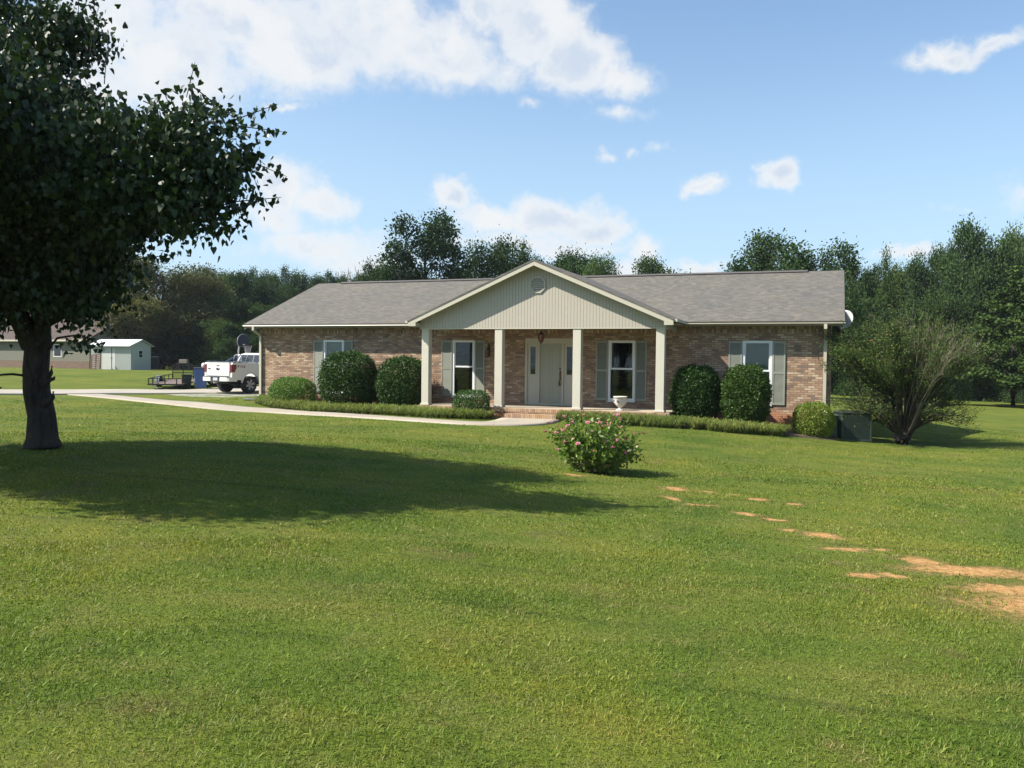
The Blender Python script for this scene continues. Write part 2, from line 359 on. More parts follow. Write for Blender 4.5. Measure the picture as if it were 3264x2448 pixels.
def dirt_nodes(nt, p2):
    wv = vmath(nt, 'MULTIPLY', vmath(nt, 'SUBTRACT', noise(nt, p2, 5, 5, 0.65, out=1), (.5, .5, .5)), (.55, .40, 0))
    pp = vmath(nt, 'ADD', p2, wv); acc = None
    for (a, b_, ra, rb, t) in DIRT:
        mp = nt.nodes.new('ShaderNodeMapping'); mp.vector_type = 'TEXTURE'
        mp.inputs['Location'].default_value = (a, b_, 0); mp.inputs['Rotation'].default_value = (0, 0, t); mp.inputs['Scale'].default_value = (ra, rb, 1)
        nt.links.new(pp, mp.inputs[0])
        q = vmath(nt, 'LENGTH', mp.outputs[0], out=1); q = math_n(nt, 'SUBTRACT', 1.0, q)
        acc = q if acc is None else math_n(nt, 'MAXIMUM', acc, q)
    return acc
m, nt, b, o = newmat('turf_soil')
g, p2, base = groundcol(nt)
base = mixc(nt, smooth(nt, noise(nt, p2, 22, 4, 0.7), 0.35, 0.75), mixc(nt, 0.55, base, (0.07, 0.085, 0.025)), base)
da = dirt_nodes(nt, p2)
clay = ramp(nt, noise(nt, p2, 14, 6, 0.7), [(0.34, (0.30, 0.160, 0.065)), (0.47, (0.44, 0.245, 0.095)), (0.56, (0.50, 0.295, 0.12)), (0.68, (0.60, 0.41, 0.20))])
base = mixc(nt, math_n(nt, 'MULTIPLY', smooth(nt, da, -0.55, 0.15), 0.5), base, (0.155, 0.115, 0.05))
brk = math_n(nt, 'ADD', da, math_n(nt, 'MULTIPLY_ADD', noise(nt, p2, 11, 7, 0.78), 2.4, -1.25))
base = mixc(nt, smooth(nt, brk, -0.12, 0.60), base, clay)
setc(nt, b, base); b.inputs['Roughness'].default_value = 1.0; b.inputs['Specular IOR Level'].default_value = 0.1
bump(nt, b, math_n(nt, 'ADD', noise(nt, p2, 9, 6, 0.75), math_n(nt, 'MULTIPLY', noise(nt, p2, 60, 3), 0.4)), 0.8, 0.05)
M_ground = m
ax = np.r_[-700, -400, -250, -160, -110, np.arange(-80, 80.1, 0.8), 110, 160, 250, 400, 700]
ay = np.r_[-60, -30, -15, np.arange(-8, 90.1, 0.8), 110, 140, 200, 300, 450, 700]
GX, GY = np.meshgrid(ax, ay); GZ = gz(GX, GY)
Vg = np.stack([GX, GY, GZ], 2).reshape(-1, 3); nx = len(ax); ny = len(ay)
ii, jj = np.meshgrid(np.arange(nx-1), np.arange(ny-1)); a0 = (jj*nx+ii).ravel()
Ff = np.stack([a0, a0+1, a0+1+nx, a0+nx], 1)
me = np_mesh('ground', Vg, Ff.ravel(), np.full(len(Ff), 4), smooth=True); me.materials.append(M_ground)
tag(link(bpy.data.objects.new('ground', me)), 'wide mown lawn of patchy green grass with bare orange clay spots', None, kind='structure')

# grass blades
rng = np.random.default_rng(7)
def blades(x, y, hgt, wid, lean, head, tint, bend=0.5, zoff=-0.005):
    n = len(x); z = gz(x, y)+zoff
    ca, sa = np.cos(head), np.sin(head)
    L = np.stack([ca*np.sin(lean), sa*np.sin(lean), np.cos(lean)], 1)*hgt[:, None]
    Wd = np.stack([-sa, ca, np.zeros(n)], 1)*wid[:, None]*0.5
    B = np.stack([x, y, z], 1); Mid = B+L*0.55
    T = B+L; T[:, 2] -= hgt*np.sin(lean)*bend*0.5; T[:, 0] += ca*hgt*bend*0.25; T[:, 1] += sa*hgt*bend*0.25
    T[:, 2] = np.maximum(T[:, 2], z+0.006)
    V = np.stack([B-Wd, B+Wd, Mid+Wd*0.85, T, Mid-Wd*0.85], 1).reshape(-1, 3)
    return V, np.repeat(tint, 5)
def in_poly(x, y, poly):
    c = np.zeros(x.shape, bool); n = len(poly); j = n-1
    for i in range(n):
        xi, yi = poly[i]; xj, yj = poly[j]
        if yi != yj: c ^= ((yi > y) != (yj > y)) & (x < (xj-xi)*(y-yi)/(yj-yi)+xi)
        j = i
    return c
PATHC = [(-18.4,36.5,1.6),(-14.7,33.7,1.35),(-11.4,30.6,1.15),(-9.5,29.5,1.0),(-8.0,29.0,1.0),(-5.9,27.6,1.0),(-4.2,26.1,1.0),(-3.0,25.05,1.05),(-1.6,24.0,1.15),(-.6,23.75,1.35),(.2,24.4,1.75),(.62,25.85,1.9)]
DR_FAR = [(-45,22),(-33,31),(-23,38.2),(-19,41.7),(-16.6,42.5),(-15.9,43.5),(-15.2,45.8),(-12,50),(-6,56)]
DR_NEAR = [(-38,17),(-28,26),(-20.2,33.5),(-17.9,37.4),(-16.1,38.9),(-14.6,40.0),(-12.5,40.9),(-8,44.5),(-1,51)]
def catmull(pts, n):
    P_ = np.array(pts, float); P_ = np.vstack([2*P_[0]-P_[1], P_, 2*P_[-1]-P_[-2]]); out = []
    m_ = len(P_)-3
    for k in range(n):
        t = k/(n-1)*m_; i = min(int(t), m_-1); t -= i; a, b_, c, d = P_[i:i+4]
        out.append(0.5*((2*b_)+(-a+c)*t+(2*a-5*b_+4*c-d)*t*t+(-a+3*b_-3*c+d)*t**3))
    return np.array(out)
pc = catmull(PATHC, 90); tg = np.gradient(pc[:, :2], axis=0); tg /= np.linalg.norm(tg, axis=1)[:, None]
nrm = np.stack([-tg[:, 1], tg[:, 0]], 1)
PA = pc[:, :2]+nrm*pc[:, 2:3]/2; PB = pc[:, :2]-nrm*pc[:, 2:3]/2
DA = catmull(DR_FAR, 120)[:, :2]; DB = catmull(DR_NEAR, 120)[:, :2]
pathpoly = np.vstack([PA, PB[::-1]]).tolist(); drivepoly = np.vstack([DA, DB[::-1]]).tolist()
H0 = np.array([-9.9566, 32.4942]); YAW = 0.3604
HU = np.array([math.cos(YAW), -math.sin(YAW)]); HV = np.array([math.sin(YAW), math.cos(YAW)])
def hw(u, v): p = H0+u*HU+v*HV; return float(p[0]), float(p[1])
housepoly = [hw(.3, -.05), hw(8.2, -.05), hw(8.2, -2.2), hw(11.3, -2.2), hw(11.3, -2.6), hw(13.1, -2.6), hw(13.1, -2.2), hw(16.35, -2.2), hw(16.35, -.05), hw(20.8, -.05), hw(20.8, 9), hw(.3, 9)]
def grass_ok(x, y):
    ok = ~in_poly(x, y, pathpoly) & ~in_poly(x, y, drivepoly) & ~in_poly(x, y, housepoly)
    d = dirt_np(x, y); brk = .45*np.sin(x*23+2*np.sin(y*17))*np.sin(y*29+2*np.sin(x*13))+.5*(rng.random(len(x))-.5); ok &= ~(d+brk > .04)
    ok &= np.hypot(x+6.7, y-12.1) > .27
    return ok
def grass_patch(n, r0, r1, half, power, hmul, wmin, wk, wide=0.02):
    u = rng.random(n); e = 2-power
    r = (r0**e+(r1**e-r0**e)*u)**(1/e); a = (rng.random(n)*2-1)*half
    x = r*np.sin(a); y = r*np.cos(a)
    # clumps
    k = np.sin(x*2.1+np.sin(y*1.7)*1.3)*np.cos(y*2.6+np.sin(x*1.9))
    keep = grass_ok(x, y) & (rng.random(n) < 0.80+0.2*k)
    x, y, r, k = x[keep], y[keep], r[keep], k[keep]; n = len(x)
    h = (0.018+0.024*rng.random(n)**1.5)*hmul*(1+0.22*k); wd = (wmin+wk*r)*(0.7+0.6*rng.random(n))
    lean = np.abs(rng.normal(0.62, 0.35, n)); lean = np.clip(lean, 0, 1.45); head = rng.random(n)*2*PI
    tint = np.clip(rng.normal(0.42, 0.20, n)+0.08*k, 0, 0.84)
    dr = rng.random(n) < 0.07; tint[dr] = rng.uniform(0.93, 1.0, dr.sum())
    wb_ = rng.random(n) < wide*(1+np.maximum(0, np.sin(x*1.1+2)*np.sin(y*1.3)))
    wd[wb_] *= 2.0; h[wb_] *= 1.5; tint[wb_] = rng.uniform(0.80, 0.92, wb_.sum()); lean[wb_] = rng.uniform(0.8, 1.4, wb_.sum())
    return blades(x, y, h, wd, lean, head, tint)
parts = [grass_patch(330000, 2.4, 8.0, R(44), 0.9, 1.0, 0.0022, 0.0004, 0.035),
         grass_patch(270000, 7.6, 17.0, R(42), 0.9, 0.9, 0.0036, 0.0006, 0.012),
         grass_patch(170000, 16.0, 36.0, R(40), 0.8, 0.8, 0.005, 0.0008, 0.0)]
V = np.vstack([p[0] for p in parts]); T = np.concatenate([p[1] for p in parts]); nb = len(V)//5
idx = np.arange(nb)[:, None]*5
fl_ = np.hstack([idx+np.array([[0, 1, 2, 4]]), idx+np.array([[4, 2, 3]])]).ravel()
m, nt, b, o = newmat('grass_blades')
g, p2, base = groundcol(nt)
at = nt.nodes.new('ShaderNodeAttribute'); at.attribute_name = 'tint'
tr_ = ramp(nt, at.outputs['Fac'], [(0, (0.62, 0.72, 0.55)), (0.45, (1.0, 1.05, 0.95)), (0.84, (1.5, 1.4, 1.5)), (0.92, (2.0, 1.75, 3.4)), (0.95, (2.3, 1.5, 3.6)), (1.0, (1.7, 1.05, 2.6))])
cc = mixc(nt, 1.0, base, tr_, 'MULTIPLY')
setc(nt, b, cc); b.inputs['Roughness'].default_value = 0.55; b.inputs['Specular IOR Level'].default_value = 0.25
tr = nt.nodes.new('ShaderNodeBsdfTranslucent'); nt.links.new(mixc(nt, 1.0, cc, (1.1, 1.25, 0.6), 'MULTIPLY'), tr.inputs[0])
mx = nt.nodes.new('ShaderNodeMixShader'); mx.inputs[0].default_value = 0.30
nt.links.new(b.outputs[0], mx.inputs[1]); nt.links.new(tr.outputs[0], mx.inputs[2]); nt.links.new(mx.outputs[0], o.inputs[0])
me = np_mesh('grass', V, fl_, np.tile([4, 3], nb), T); me.materials.append(m)
tag(link(bpy.data.objects.new('grass', me)), 'short mown grass blades covering the front lawn', 'grass', kind='stuff')

# paths
def strip(name, A, B, mat, h, label, cross=6, skirt=0.12):
    n = len(A); rows = []
    for k in range(cross+1):
        p = A+(B-A)*k/cross; rows.append(np.column_stack([p, gz(p[:, 0], p[:, 1])+h]))
    rows = [rows[0]-[0, 0, skirt]]+rows+[rows[-1]-[0, 0, skirt]]; Vv = np.concatenate(rows); m_ = len(rows)
    fs = []
    for k in range(m_-1):
        for i in range(n-1): fs.append((k*n+i, (k+1)*n+i, (k+1)*n+i+1, k*n+i+1))
    me = np_mesh(name, Vv, np.array(fs).ravel(), np.full(len(fs), 4)); me.materials.append(mat)
    return tag(link(bpy.data.objects.new(name, me)), label, None, kind='structure')
def concrete(name, c, joint=None, dirt=0.25):
    m, nt, b, o = newmat(name)
    g = nt.nodes.new('ShaderNodeNewGeometry').outputs['Position']; p2 = vmath(nt, 'MULTIPLY', g, (1, 1, 1))
    a = noise(nt, p2, 0.8, 6, 0.65); cc = ramp(nt, a, [(0.3, tuple(x*.84 for x in c)), (0.7, tuple(x*1.1 for x in c))])
    cc = mixc(nt, math_n(nt, 'MULTIPLY', smooth(nt, noise(nt, p2, 3, 6, 0.7), 0.55, 0.75), dirt), cc, (0.22, 0.18, 0.12))
    if joint:
        s = nt.nodes.new('ShaderNodeSeparateXYZ'); nt.links.new(p2, s.inputs[0])
        f = math_n(nt, 'FRACT', math_n(nt, 'DIVIDE', math_n(nt, 'ADD', s.outputs[0], 50), joint)); f = smooth(nt, f, 0.012, 0.004)
        cc = mixc(nt, math_n(nt, 'MULTIPLY', f, 0.6), cc, (0.10, 0.08, 0.06))
    setc(nt, b, cc); b.inputs['Roughness'].default_value = 0.9; bump(nt, b, noise(nt, p2, 60, 4), 0.4, 0.004); return m
M_conc = concrete('pale_concrete', (0.36, 0.315, 0.25), 1.5); M_drive = concrete('drive_concrete', (0.37, 0.335, 0.28), 4.2)
strip('path', PA, PB, M_conc, 0.035, 'curved pale concrete walk leading to the front steps')
strip('driveway', DA, DB, M_drive, 0.05, 'pale concrete driveway crossing behind the big tree')
m, nt, b, o = newmat('gravel')
g = nt.nodes.new('ShaderNodeNewGeometry').outputs['Position']
v = nt.nodes.new('ShaderNodeTexVoronoi'); v.inputs['Scale'].default_value = 28; nt.links.new(g, v.inputs['Vector'])
gc = mixc(nt, smooth(nt, noise(nt, g, 1.6, 6, 0.75), 0.40, 0.58), ramp(nt, v.outputs[0], [(0, (0.50, 0.49, 0.46)), (1, (0.16, 0.15, 0.14))]), (0.12, 0.14, 0.045))
setc(nt, b, gc); b.inputs['Roughness'].default_value = 0.95; bump(nt, b, v.outputs[0], 0.8, 0.02)
GA = catmull([(-16.0, 38.9), (-14.5, 40.05), (-12.4, 40.9), (-8.2, 44.4)], 30)[:, :2]; GB = catmull([(-15.2, 38.1), (-12.9, 36.6), (-10.9, 36.8), (-7.0, 41.5)], 30)[:, :2]
strip('gravel_strip', GA, GB, m, 0.012, 'patchy grey gravel between driveway and brick house', skirt=0.05)

# ------------------------------------------------------------------ foliage tools
def rand_rot(n, rng, up_bias=0.0):
    q = rng.normal(size=(n, 4)); q /= np.linalg.norm(q, axis=1)[:, None]; w_, x, y, z = q.T
    return np.stack([1-2*(y*y+z*z), 2*(x*y-z*w_), 2*(x*z+y*w_), 2*(x*y+z*w_), 1-2*(x*x+z*z), 2*(y*z-x*w_), 2*(x*z-y*w_), 2*(y*z+x*w_), 1-2*(x*x+y*y)], 1).reshape(-1, 3, 3)
DIAMOND = np.array([(0, 0, 0), (.34, .42, .08), (0, 1, -.02), (-.34, .42, .08)])
HEART = np.array([(0, .06, 0), (.30, -.02, .07), (.42, .25, .10), (.26, .62, .05), (0, 1.05, -.08), (-.26, .62, .05), (-.42, .25, .10), (-.30, -.02, .07)])
TUFT = np.array([(0, 0, 0), (.5, .25, .15), (.25, .8, 0), (-.1, 1.0, .1), (-.5, .5, .1)])
def leaves(C, size, tint, rng, tmpl=DIAMOND, hang=0.0):
    n = len(C); M_ = rand_rot(n, rng)
    if hang:                      # tips point down, blades face anywhere
        a = rng.random(n)*2*PI; t = np.clip(rng.normal(0, 0.5, n), -1.2, 1.2)
        Y = np.stack([np.sin(t)*np.cos(a), np.sin(t)*np.sin(a), -np.cos(t)], 1)
        b_ = rng.normal(size=(n, 3)); X = np.cross(Y, b_); X /= np.linalg.norm(X, axis=1)[:, None]; Z = np.cross(X, Y)
        Mh = np.stack([X, Y, Z], 2); pick = rng.random(n) < hang; M_[pick] = Mh[pick]
    V = np.einsum('nij,kj->nki', M_, tmpl)*np.asarray(size)[:, None, None]+C[:, None, :]
    return V.reshape(-1, 3), np.repeat(tint, len(tmpl)), len(tmpl)
def leafobj(name, sets, mat, parent=None):
    Vs = []; Ts = []; Fs = []; Ss = []; o_ = 0
    for V, T, k in sets:
        Vs.append(V); Ts.append(T); Fs.append(np.arange(len(V))+o_); Ss.append(np.full(len(V)//k, k)); o_ += len(V)
    me = np_mesh(name, np.vstack(Vs), np.concatenate(Fs), np.concatenate(Ss), np.concatenate(Ts)); me.materials.append(mat)
    return link(bpy.data.objects.new(name, me), parent)
def clumps_in(lobes, ncl, rng, shell=0.55):
    """clump centres spread over a list of ellipsoids (cx,cy,cz,rx,ry,rz), mostly near their skins"""
    L = np.array(lobes, float); vol = (L[:, 3]*L[:, 4]*L[:, 5])**(0.72); pick = rng.choice(len(L), ncl, p=vol/vol.sum())
    d = rng.normal(size=(ncl, 3)); d /= np.linalg.norm(d, axis=1)[:, None]
    r = np.where(rng.random(ncl) < shell, rng.uniform(.82, 1.03, ncl), rng.random(ncl)**(1/3)*.9)
    return L[pick, :3]+d*L[pick, 3:]*r[:, None]
def crown(lobes, ncl, per, sd, size, rng, tmpl=DIAMOND, hang=0.0, shell=0.6, tl=(0.1, 0.8)):
    C = clumps_in(lobes, ncl, rng, shell); ct = rng.uniform(tl[0], tl[1], ncl)
    rr = sd*rng.uniform(.6, 1.4, ncl)
    P_ = np.repeat(C, per, 0)+rng.normal(size=(ncl*per, 3))*np.repeat(rr, per)[:, None]*[1, 1, .75]
    t = np.clip(np.repeat(ct, per)+rng.normal(0, .13, ncl*per), 0, .99)
    return leaves(P_, size*rng.uniform(.65, 1.35, len(P_)), t, rng, tmpl, hang)
def limb(mb, a, b, r0, r1, rng, n=6, wob=0.12, sides=7):
    a = np.array(a, float); b = np.array(b, float); L = np.linalg.norm(b-a); pts = []
    off = rng.normal(size=3)*wob*L
    for k in range(n+1):
        t = k/n; p = a+(b-a)*t+off*math.sin(PI*t)*0.6+np.array([0, 0, 1])*L*0.10*math.sin(PI*t)+(rng.normal(size=3)*0.02*L if 0 < k < n else 0)
        pts.append(p)
    mb.tube(pts, [r0+(r1-r0)*(k/n) for k in range(n+1)], sides); return pts

# ------------------------------------------------------------------ the house (its own frame: x along the front, y backwards, z up)
M_brick = brickmat('house_brick'); M_soldier = brickmat('soldier_brick', upright=True, stain=False)
M_rowlock = brickmat('rowlock_brick', upright=True, stain=False, stops=[(0, (0.42, 0.25, 0.13)), (0.3, (0.50, 0.32, 0.18)), (0.6, (0.55, 0.38, 0.23)), (0.85, (0.40, 0.20, 0.12))])
M_roof = shinglemat('shingles'); M_roofside = shinglemat('porch_shingles', axis_u=1)
M_trim = paint('cream_trim', (0.50, 0.465, 0.375), 0.5, 0.05, 2, dirt=0.10); M_col = paint('column_paint', (0.56, 0.53, 0.44), 0.5, 0.05, 1.5, dirt=0.12)
M_gut = paint('shaded_gutter_paint', (0.33, 0.30, 0.24), 0.4, 0.07, 2, dirt=0.12)  # beige darkened, the shade at the eaves is put into this colour
M_siding = paint('siding_paint', (0.44, 0.405, 0.335), 0.5, 0.04, 1.5, dirt=0.06)
M_groove = paint('siding_shadow_gap', (0.16, 0.16, 0.13), 0.8)
M_sage = paint('sage_shutter', (0.275, 0.29, 0.24), 0.5, 0.06, 2, dirt=0.08); M_doorp = paint('sage_door', (0.35, 0.35, 0.275), 0.45, 0.05, 2)
M_vinyl = paint('white_vinyl', (0.74, 0.76, 0.76), 0.35, 0.03); M_glass = glassmat('window_glass'); M_blind = paint('pale_blind', (0.42, 0.45, 0.42), 0.6, 0.04)
M_dark = paint('dark_room', (0.03, 0.03, 0.03), 0.9); M_black = paint('black_metal', (0.018, 0.017, 0.017), 0.45, 0.2, metal=0.4)
M_brass = paint('aged_brass', (0.20, 0.11, 0.05), 0.35, 0.2, metal=0.8); M_slab = paint('porch_concrete', (0.42, 0.35, 0.26), 0.9, 0.12, 2, dirt=0.3, fine=0.3)

house = thing('brick_house', 'long single storey tan brick house with four column front porch', 'house', (H0[0], H0[1], 0), -YAW)
ZF = 0.146; UL, UR = 0.37, 20.72; VB = 9.0
SL = (4.8366-2.875)/(4.49+0.47)            # roof pitch
ZSOF = 2.74
WIN = [(3.22, 4.05), (8.44, 9.24), (13.99, 14.83), (18.20, 19.04)]; WZ0, WZ1 = 0.38, 2.28
DOOR = (11.11, 12.93, 0.15, 2.37)
mb = MB()
# front wall with real openings, 0.12 thick
holes = sorted([(a, b_, WZ0, WZ1) for a, b_ in WIN]+[DOOR]); u = UL; ZT = 2.54
for (a, b_, z0, z1) in holes:
    mb.box(u, a, 0, .12, -1.0, ZT); mb.box(a, b_, 0, .12, -1.0, z0); mb.box(a, b_, 0, .12, z1, ZT); u = b_
mb.box(u, UR, 0, .12, -1.0, ZT)
mb.box(UL, UR, VB-.12, VB, -1.0, 2.80); mb.box(UL, UL+.12, .12, VB-.12, -1.0, 2.80); mb.box(UR-.12, UR, .12, VB-.12, -1.0, 2.80)
mb.build('wall', M_brick, house)
MB().box(UL, UR, -.004, .12, ZT, ZT+.203).build('soldier_course', M_soldier, house)
for uu in (UL+.002, UR-.122): MB().prism([(uu, 0.1, 2.80), (uu, VB-.1, 2.80), (uu, 4.5, 4.60)], (.12, 0, 0)).build('gable_end', M_siding, house)
MB().box(UL+.12, UR-.12, .12, VB-.12, -.2, ZF-.02).build('floor', M_dark, house)
MB().box(UL+.12, UR-.12, .125, VB-.13, 2.7, 2.74).build('ceiling', M_dark, house)
mb = MB()                                     # roof slabs
th = .06
mb.prism([(0, -.47, 2.875), (0, 4.49, 4.8366), (0, 4.49, 4.8366-th), (0, -.47, 2.875-th)], (21.08, 0, 0))
mb.prism([(0, 9.45, 2.875), (0, 9.45, 2.875-th), (0, 4.49, 4.8366-th), (0, 4.49, 4.8366)], (21.08, 0, 0))
mb.build('roof', M_roof, house)
MB().prism([(1.15, 4.34, 4.815), (1.15, 4.49, 4.885), (1.15, 4.64, 4.815), (1.15, 4.49, 4.80)], (18.75, 0, 0)).build('ridge_vent', paint('ridge_vent_grey', (.085, .078, .075), .8), house)
mb = MB()                                     # soffit, fascia, rake boards
for (a, b_) in ((0.02, 7.98), (16.42, 21.06)):
    mb.box(a, b_, -.40, -.005, ZSOF, ZSOF+.03); mb.box(a, b_, -.43, -.40, ZSOF, 2.83)
mb.box(0.02, 21.06, 9.0, 9.4, ZSOF, ZSOF+.03)
for uu in (0.012, 21.04):
    mb.prism([(uu, -.44, 2.82), (uu, 4.49, 4.77), (uu, 4.49, 4.63), (uu, -.44, 2.68)], (.028, 0, 0)); mb.prism([(uu, 9.42, 2.82), (uu, 9.42, 2.68), (uu, 4.49, 4.63), (uu, 4.49, 4.77)], (.028, 0, 0))
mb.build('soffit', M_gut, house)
for (a, b_) in ((0.0, 7.90), (16.47, 21.10)):  # gutters with an open top
    mb = MB(); prof = [(-.435, 2.865), (-.435, 2.765), (-.50, 2.765), (-.535, 2.80), (-.52, 2.83), (-.545, 2.862), (-.535, 2.862), (-.505, 2.83), (-.515, 2.80), (-.495, 2.775), (-.445, 2.775), (-.445, 2.865)]
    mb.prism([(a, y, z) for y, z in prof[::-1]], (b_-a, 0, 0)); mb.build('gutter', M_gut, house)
for uu, zb in ((0.45, 0.20), (20.56, -0.40)):  # downspouts
    mb = MB()
    for (p, q) in (((-.49, 2.77), (-.49, 2.66)), ((-.49, 2.66), (-.05, 2.46)), ((-.05, 2.46), (-.05, zb)), ((-.05, zb), (-.30, zb-.07))):
        d = Vector((0, q[0]-p[0], q[1]-p[1])).normalized()*.02
        wv = Vector((0, -d.z, d.y)).normalized()*.035 if True else None
        P1 = Vector((uu-.045, p[0], p[1]))-d; P2 = Vector((uu-.045, q[0], q[1]))+d
        mb.prism([P1+wv, P2+wv, P2-wv, P1-wv], (.09, 0, 0))
    mb.build('downspout', M_trim, house)

# windows and shutters
M_win = M_vinyl
for i, (a, b_) in enumerate(WIN):
    mb = MB(); y0, y1 = .0, .07; f = .055; zm = 1.39
    mb.box(a-.02, a+f, y0-.012, y1, WZ0-.02, WZ1+.02); mb.box(b_-f, b_+.02, y0-.012, y1, WZ0-.02, WZ1+.02)
    mb.box(a+f, b_-f, y0-.009, y1, WZ1-f, WZ1+.02); mb.box(a+f, b_-f, y0-.009, y1, WZ0-.02, WZ0+f)
    mb.box(a+f, b_-f, y0+.012, y1-.01, zm-.028, zm+.028)
    mb.box(a+f, a+f+.03, y0+.03, y1-.01, zm+.028, WZ1-f); mb.box(b_-f-.03, b_-f, y0+.03, y1-.01, zm+.028, WZ1-f)
    win = mb.build('window', M_win, house)
    MB().box(a-.03, b_+.03, -.035, .05, WZ0-.062, WZ0-.022).build('sill', M_win, win)
    MB().box(a+f+.03, b_-f-.03, .045, .05, zm+.03, WZ1-f).build('pane', M_glass, win)
    MB().box(a+f, b_-f, .025, .03, WZ0+f, zm-.03).build('pane', M_glass, win)
    sl_ = MB(); zb = {0: 1.30, 1: 1.42, 3: 0.95}.get(i)
    if zb is not None:
        z = WZ1-.06
        while z > zb: sl_.prism([(a+.05, .085, z), (a+.05, .105, z-.012), (a+.05, .108, z-.010), (a+.05, .088, z+.002)] if i == 1 else [(a+.05, .09, z), (a+.05, .098, z-.027), (a+.05, .101, z-.026), (a+.05, .093, z+.001)], (b_-a-.10, 0, 0)); z -= .025 if i != 1 else .03
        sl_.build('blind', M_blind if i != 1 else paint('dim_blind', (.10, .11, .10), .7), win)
    else:
        for s0 in (a+.03, b_-.22):
            cb_ = MB(); pts = []
            for k in range(13): pts.append((s0+k*.015, .16+.02*math.sin(k*1.7)))
            for k in range(12): cb_.add([(pts[k][0], pts[k][1], .45), (pts[k+1][0], pts[k+1][1], .45), (pts[k+1][0], pts[k+1][1], 2.24), (pts[k][0], pts[k][1], 2.24)], [(0, 1, 2, 3)])
            cb_.build('curtain', paint('grey_curtain', (.07, .07, .07), .9), win)
    for (s0, s1) in ((a-.43, a-.028), (b_+.028, b_+.40)):
        z0, z1 = WZ0-.02, WZ1+.005; fr = MB(); t0, t1 = -.035, -.004; st = .045
        fr.box(s0, s0+st, t0, t1, z0, z1); fr.box(s1-st, s1, t0, t1, z0, z1)
        for (p, q) in ((z0, z0+.07), (1.30, 1.36), (z1-.06, z1)): fr.box(s0+st, s1-st, t0, t1, p, q)
        sh = fr.build('shutter', M_sage, house)
        lv = MB()
        for (p, q) in ((z0+.07, 1.30), (1.36, z1-.06)):
            z = p+.012
            while z < q-.01: lv.prism([(s0+st, -.031, z), (s0+st, -.008, z+.026), (s0+st, -.006, z+.022), (s0+st, -.029, z-.004)], (s1-s0-2*st, 0, 0)); z += .033
        lv.build('louvres', M_sage, sh)
# door, sidelights
fr = MB(); a, b_, z0, z1 = DOOR
fr.box(a, a+.07, -.02, .10, z0, z1); fr.box(b_-.07, b_, -.02, .10, z0, z1); fr.box(a+.07, b_-.07, -.017, .10, 2.20, z1)
fr.box(11.55, 11.62, -.01, .10, .20, 2.20); fr.box(12.39, 12.46, -.01, .10, .20, 2.20); fr.box(a+.07, b_-.07, -.06, .10, z0, .20)
fr.build('door_frame', M_trim, house)
door = MB().box(11.622, 12.388, .03, .075, .202, 2.198).build('door', M_doorp, house)
pn = MB()
for (p, q) in ((.34, .95), (1.10, 2.05)):
    for (s0, s1) in ((11.71, 11.97), (12.04, 12.30)):
        pn.box(s0, s1, .024, .029, p, p+.02); pn.box(s0, s1, .024, .029, q-.02, q); pn.box(s0, s0+.02, .024, .029, p+.02, q-.02); pn.box(s1-.02, s1, .024, .029, p+.02, q-.02)
pn.build('door_moulding', M_doorp, door)
hd = MB(); hd.tube([(12.34, -.01, 1.02), (12.34, -.045, 1.05), (12.34, -.045, 1.20), (12.34, -.005, 1.24)], .012, 8); hd.box(12.315, 12.365, .018, .03, .98, 1.30)
hd.lathe([(.0, -.05), (.028, -.045), (.028, -.02), (.012, -.01), (.012, .02)], (12.34, .01, 1.36), 12, 'y'); hd.build('door_handle', M_brass, door)
tas = MB(); tas.tube([(12.34, -.05, 1.03), (12.335, -.055, .95), (12.34, -.055, .80)], [.008, .02, .035], 8); tas.build('door_tassel', paint('tassel_brown', (.10, .06, .04), .9), door)
for (s0, s1, ga, gb_) in ((11.182, 11.548, 11.28, 11.46), (12.462, 12.858, 12.55, 12.74)):
    sd = MB(); sd.box(s0, ga, .03, .075, .202, 2.198); sd.box(gb_, s1, .03, .075, .202, 2.198); sd.box(ga, gb_, .03, .075, .202, 1.17); sd.box(ga, gb_, .03, .075, 2.09, 2.198)
    sp_ = sd.build('sidelight', M_trim, house); MB().box(ga, gb_, .05, .055, 1.17, 2.09).build('pane', M_glass, sp_)
# porch
PD = 2.03; UC = [8.25, 10.81, 13.37, 15.91]; CWD = .25; UM = 12.2
MB().box(8.15, 16.33, -2.13, -.005, -.9, -.001).build('porch_base', M_brick, house)
MB().box(8.13, 16.35, -2.15, -2.03, 0, .128).build('porch_edge', M_rowlock, house)
MB().box(8.15, 16.33, -2.03, -.005, 0, .14).build('porch_floor', M_slab, house)
st1 = MB(); st1.box(11.35, 13.0, -2.50, -2.15, -.16, -.02); st1.build('step', M_rowlock, house); MB().box(11.37, 12.98, -2.49, -2.152, -.6, -.161).build('step_riser', M_brick, house)
for uc in UC:
    cm = MB(); cm.box(uc, uc+CWD, -PD, -PD+CWD, .128 if True else .13, 2.62); cm.box(uc-.025, uc+CWD+.025, -PD-.025, -PD+CWD+.025, .142, .20)
    cm.build('column', M_col, house, bevel=.006)
bm_ = MB(); bm_.box(8.22, 8.22+.28, -PD+.001, -.005, 2.625, 2.86); bm_.box(15.90, 16.18, -PD+.001, -.005, 2.625, 2.86); bm_.box(8.5, 15.9, -PD+.02, -PD+.27, 2.62, 2.86)
bm_.build('porch_beam', M_trim, house)
MB().box(8.5, 15.9, -PD+.27, -.005, 2.68, 2.70).build('porch_ceiling', M_trim, house)
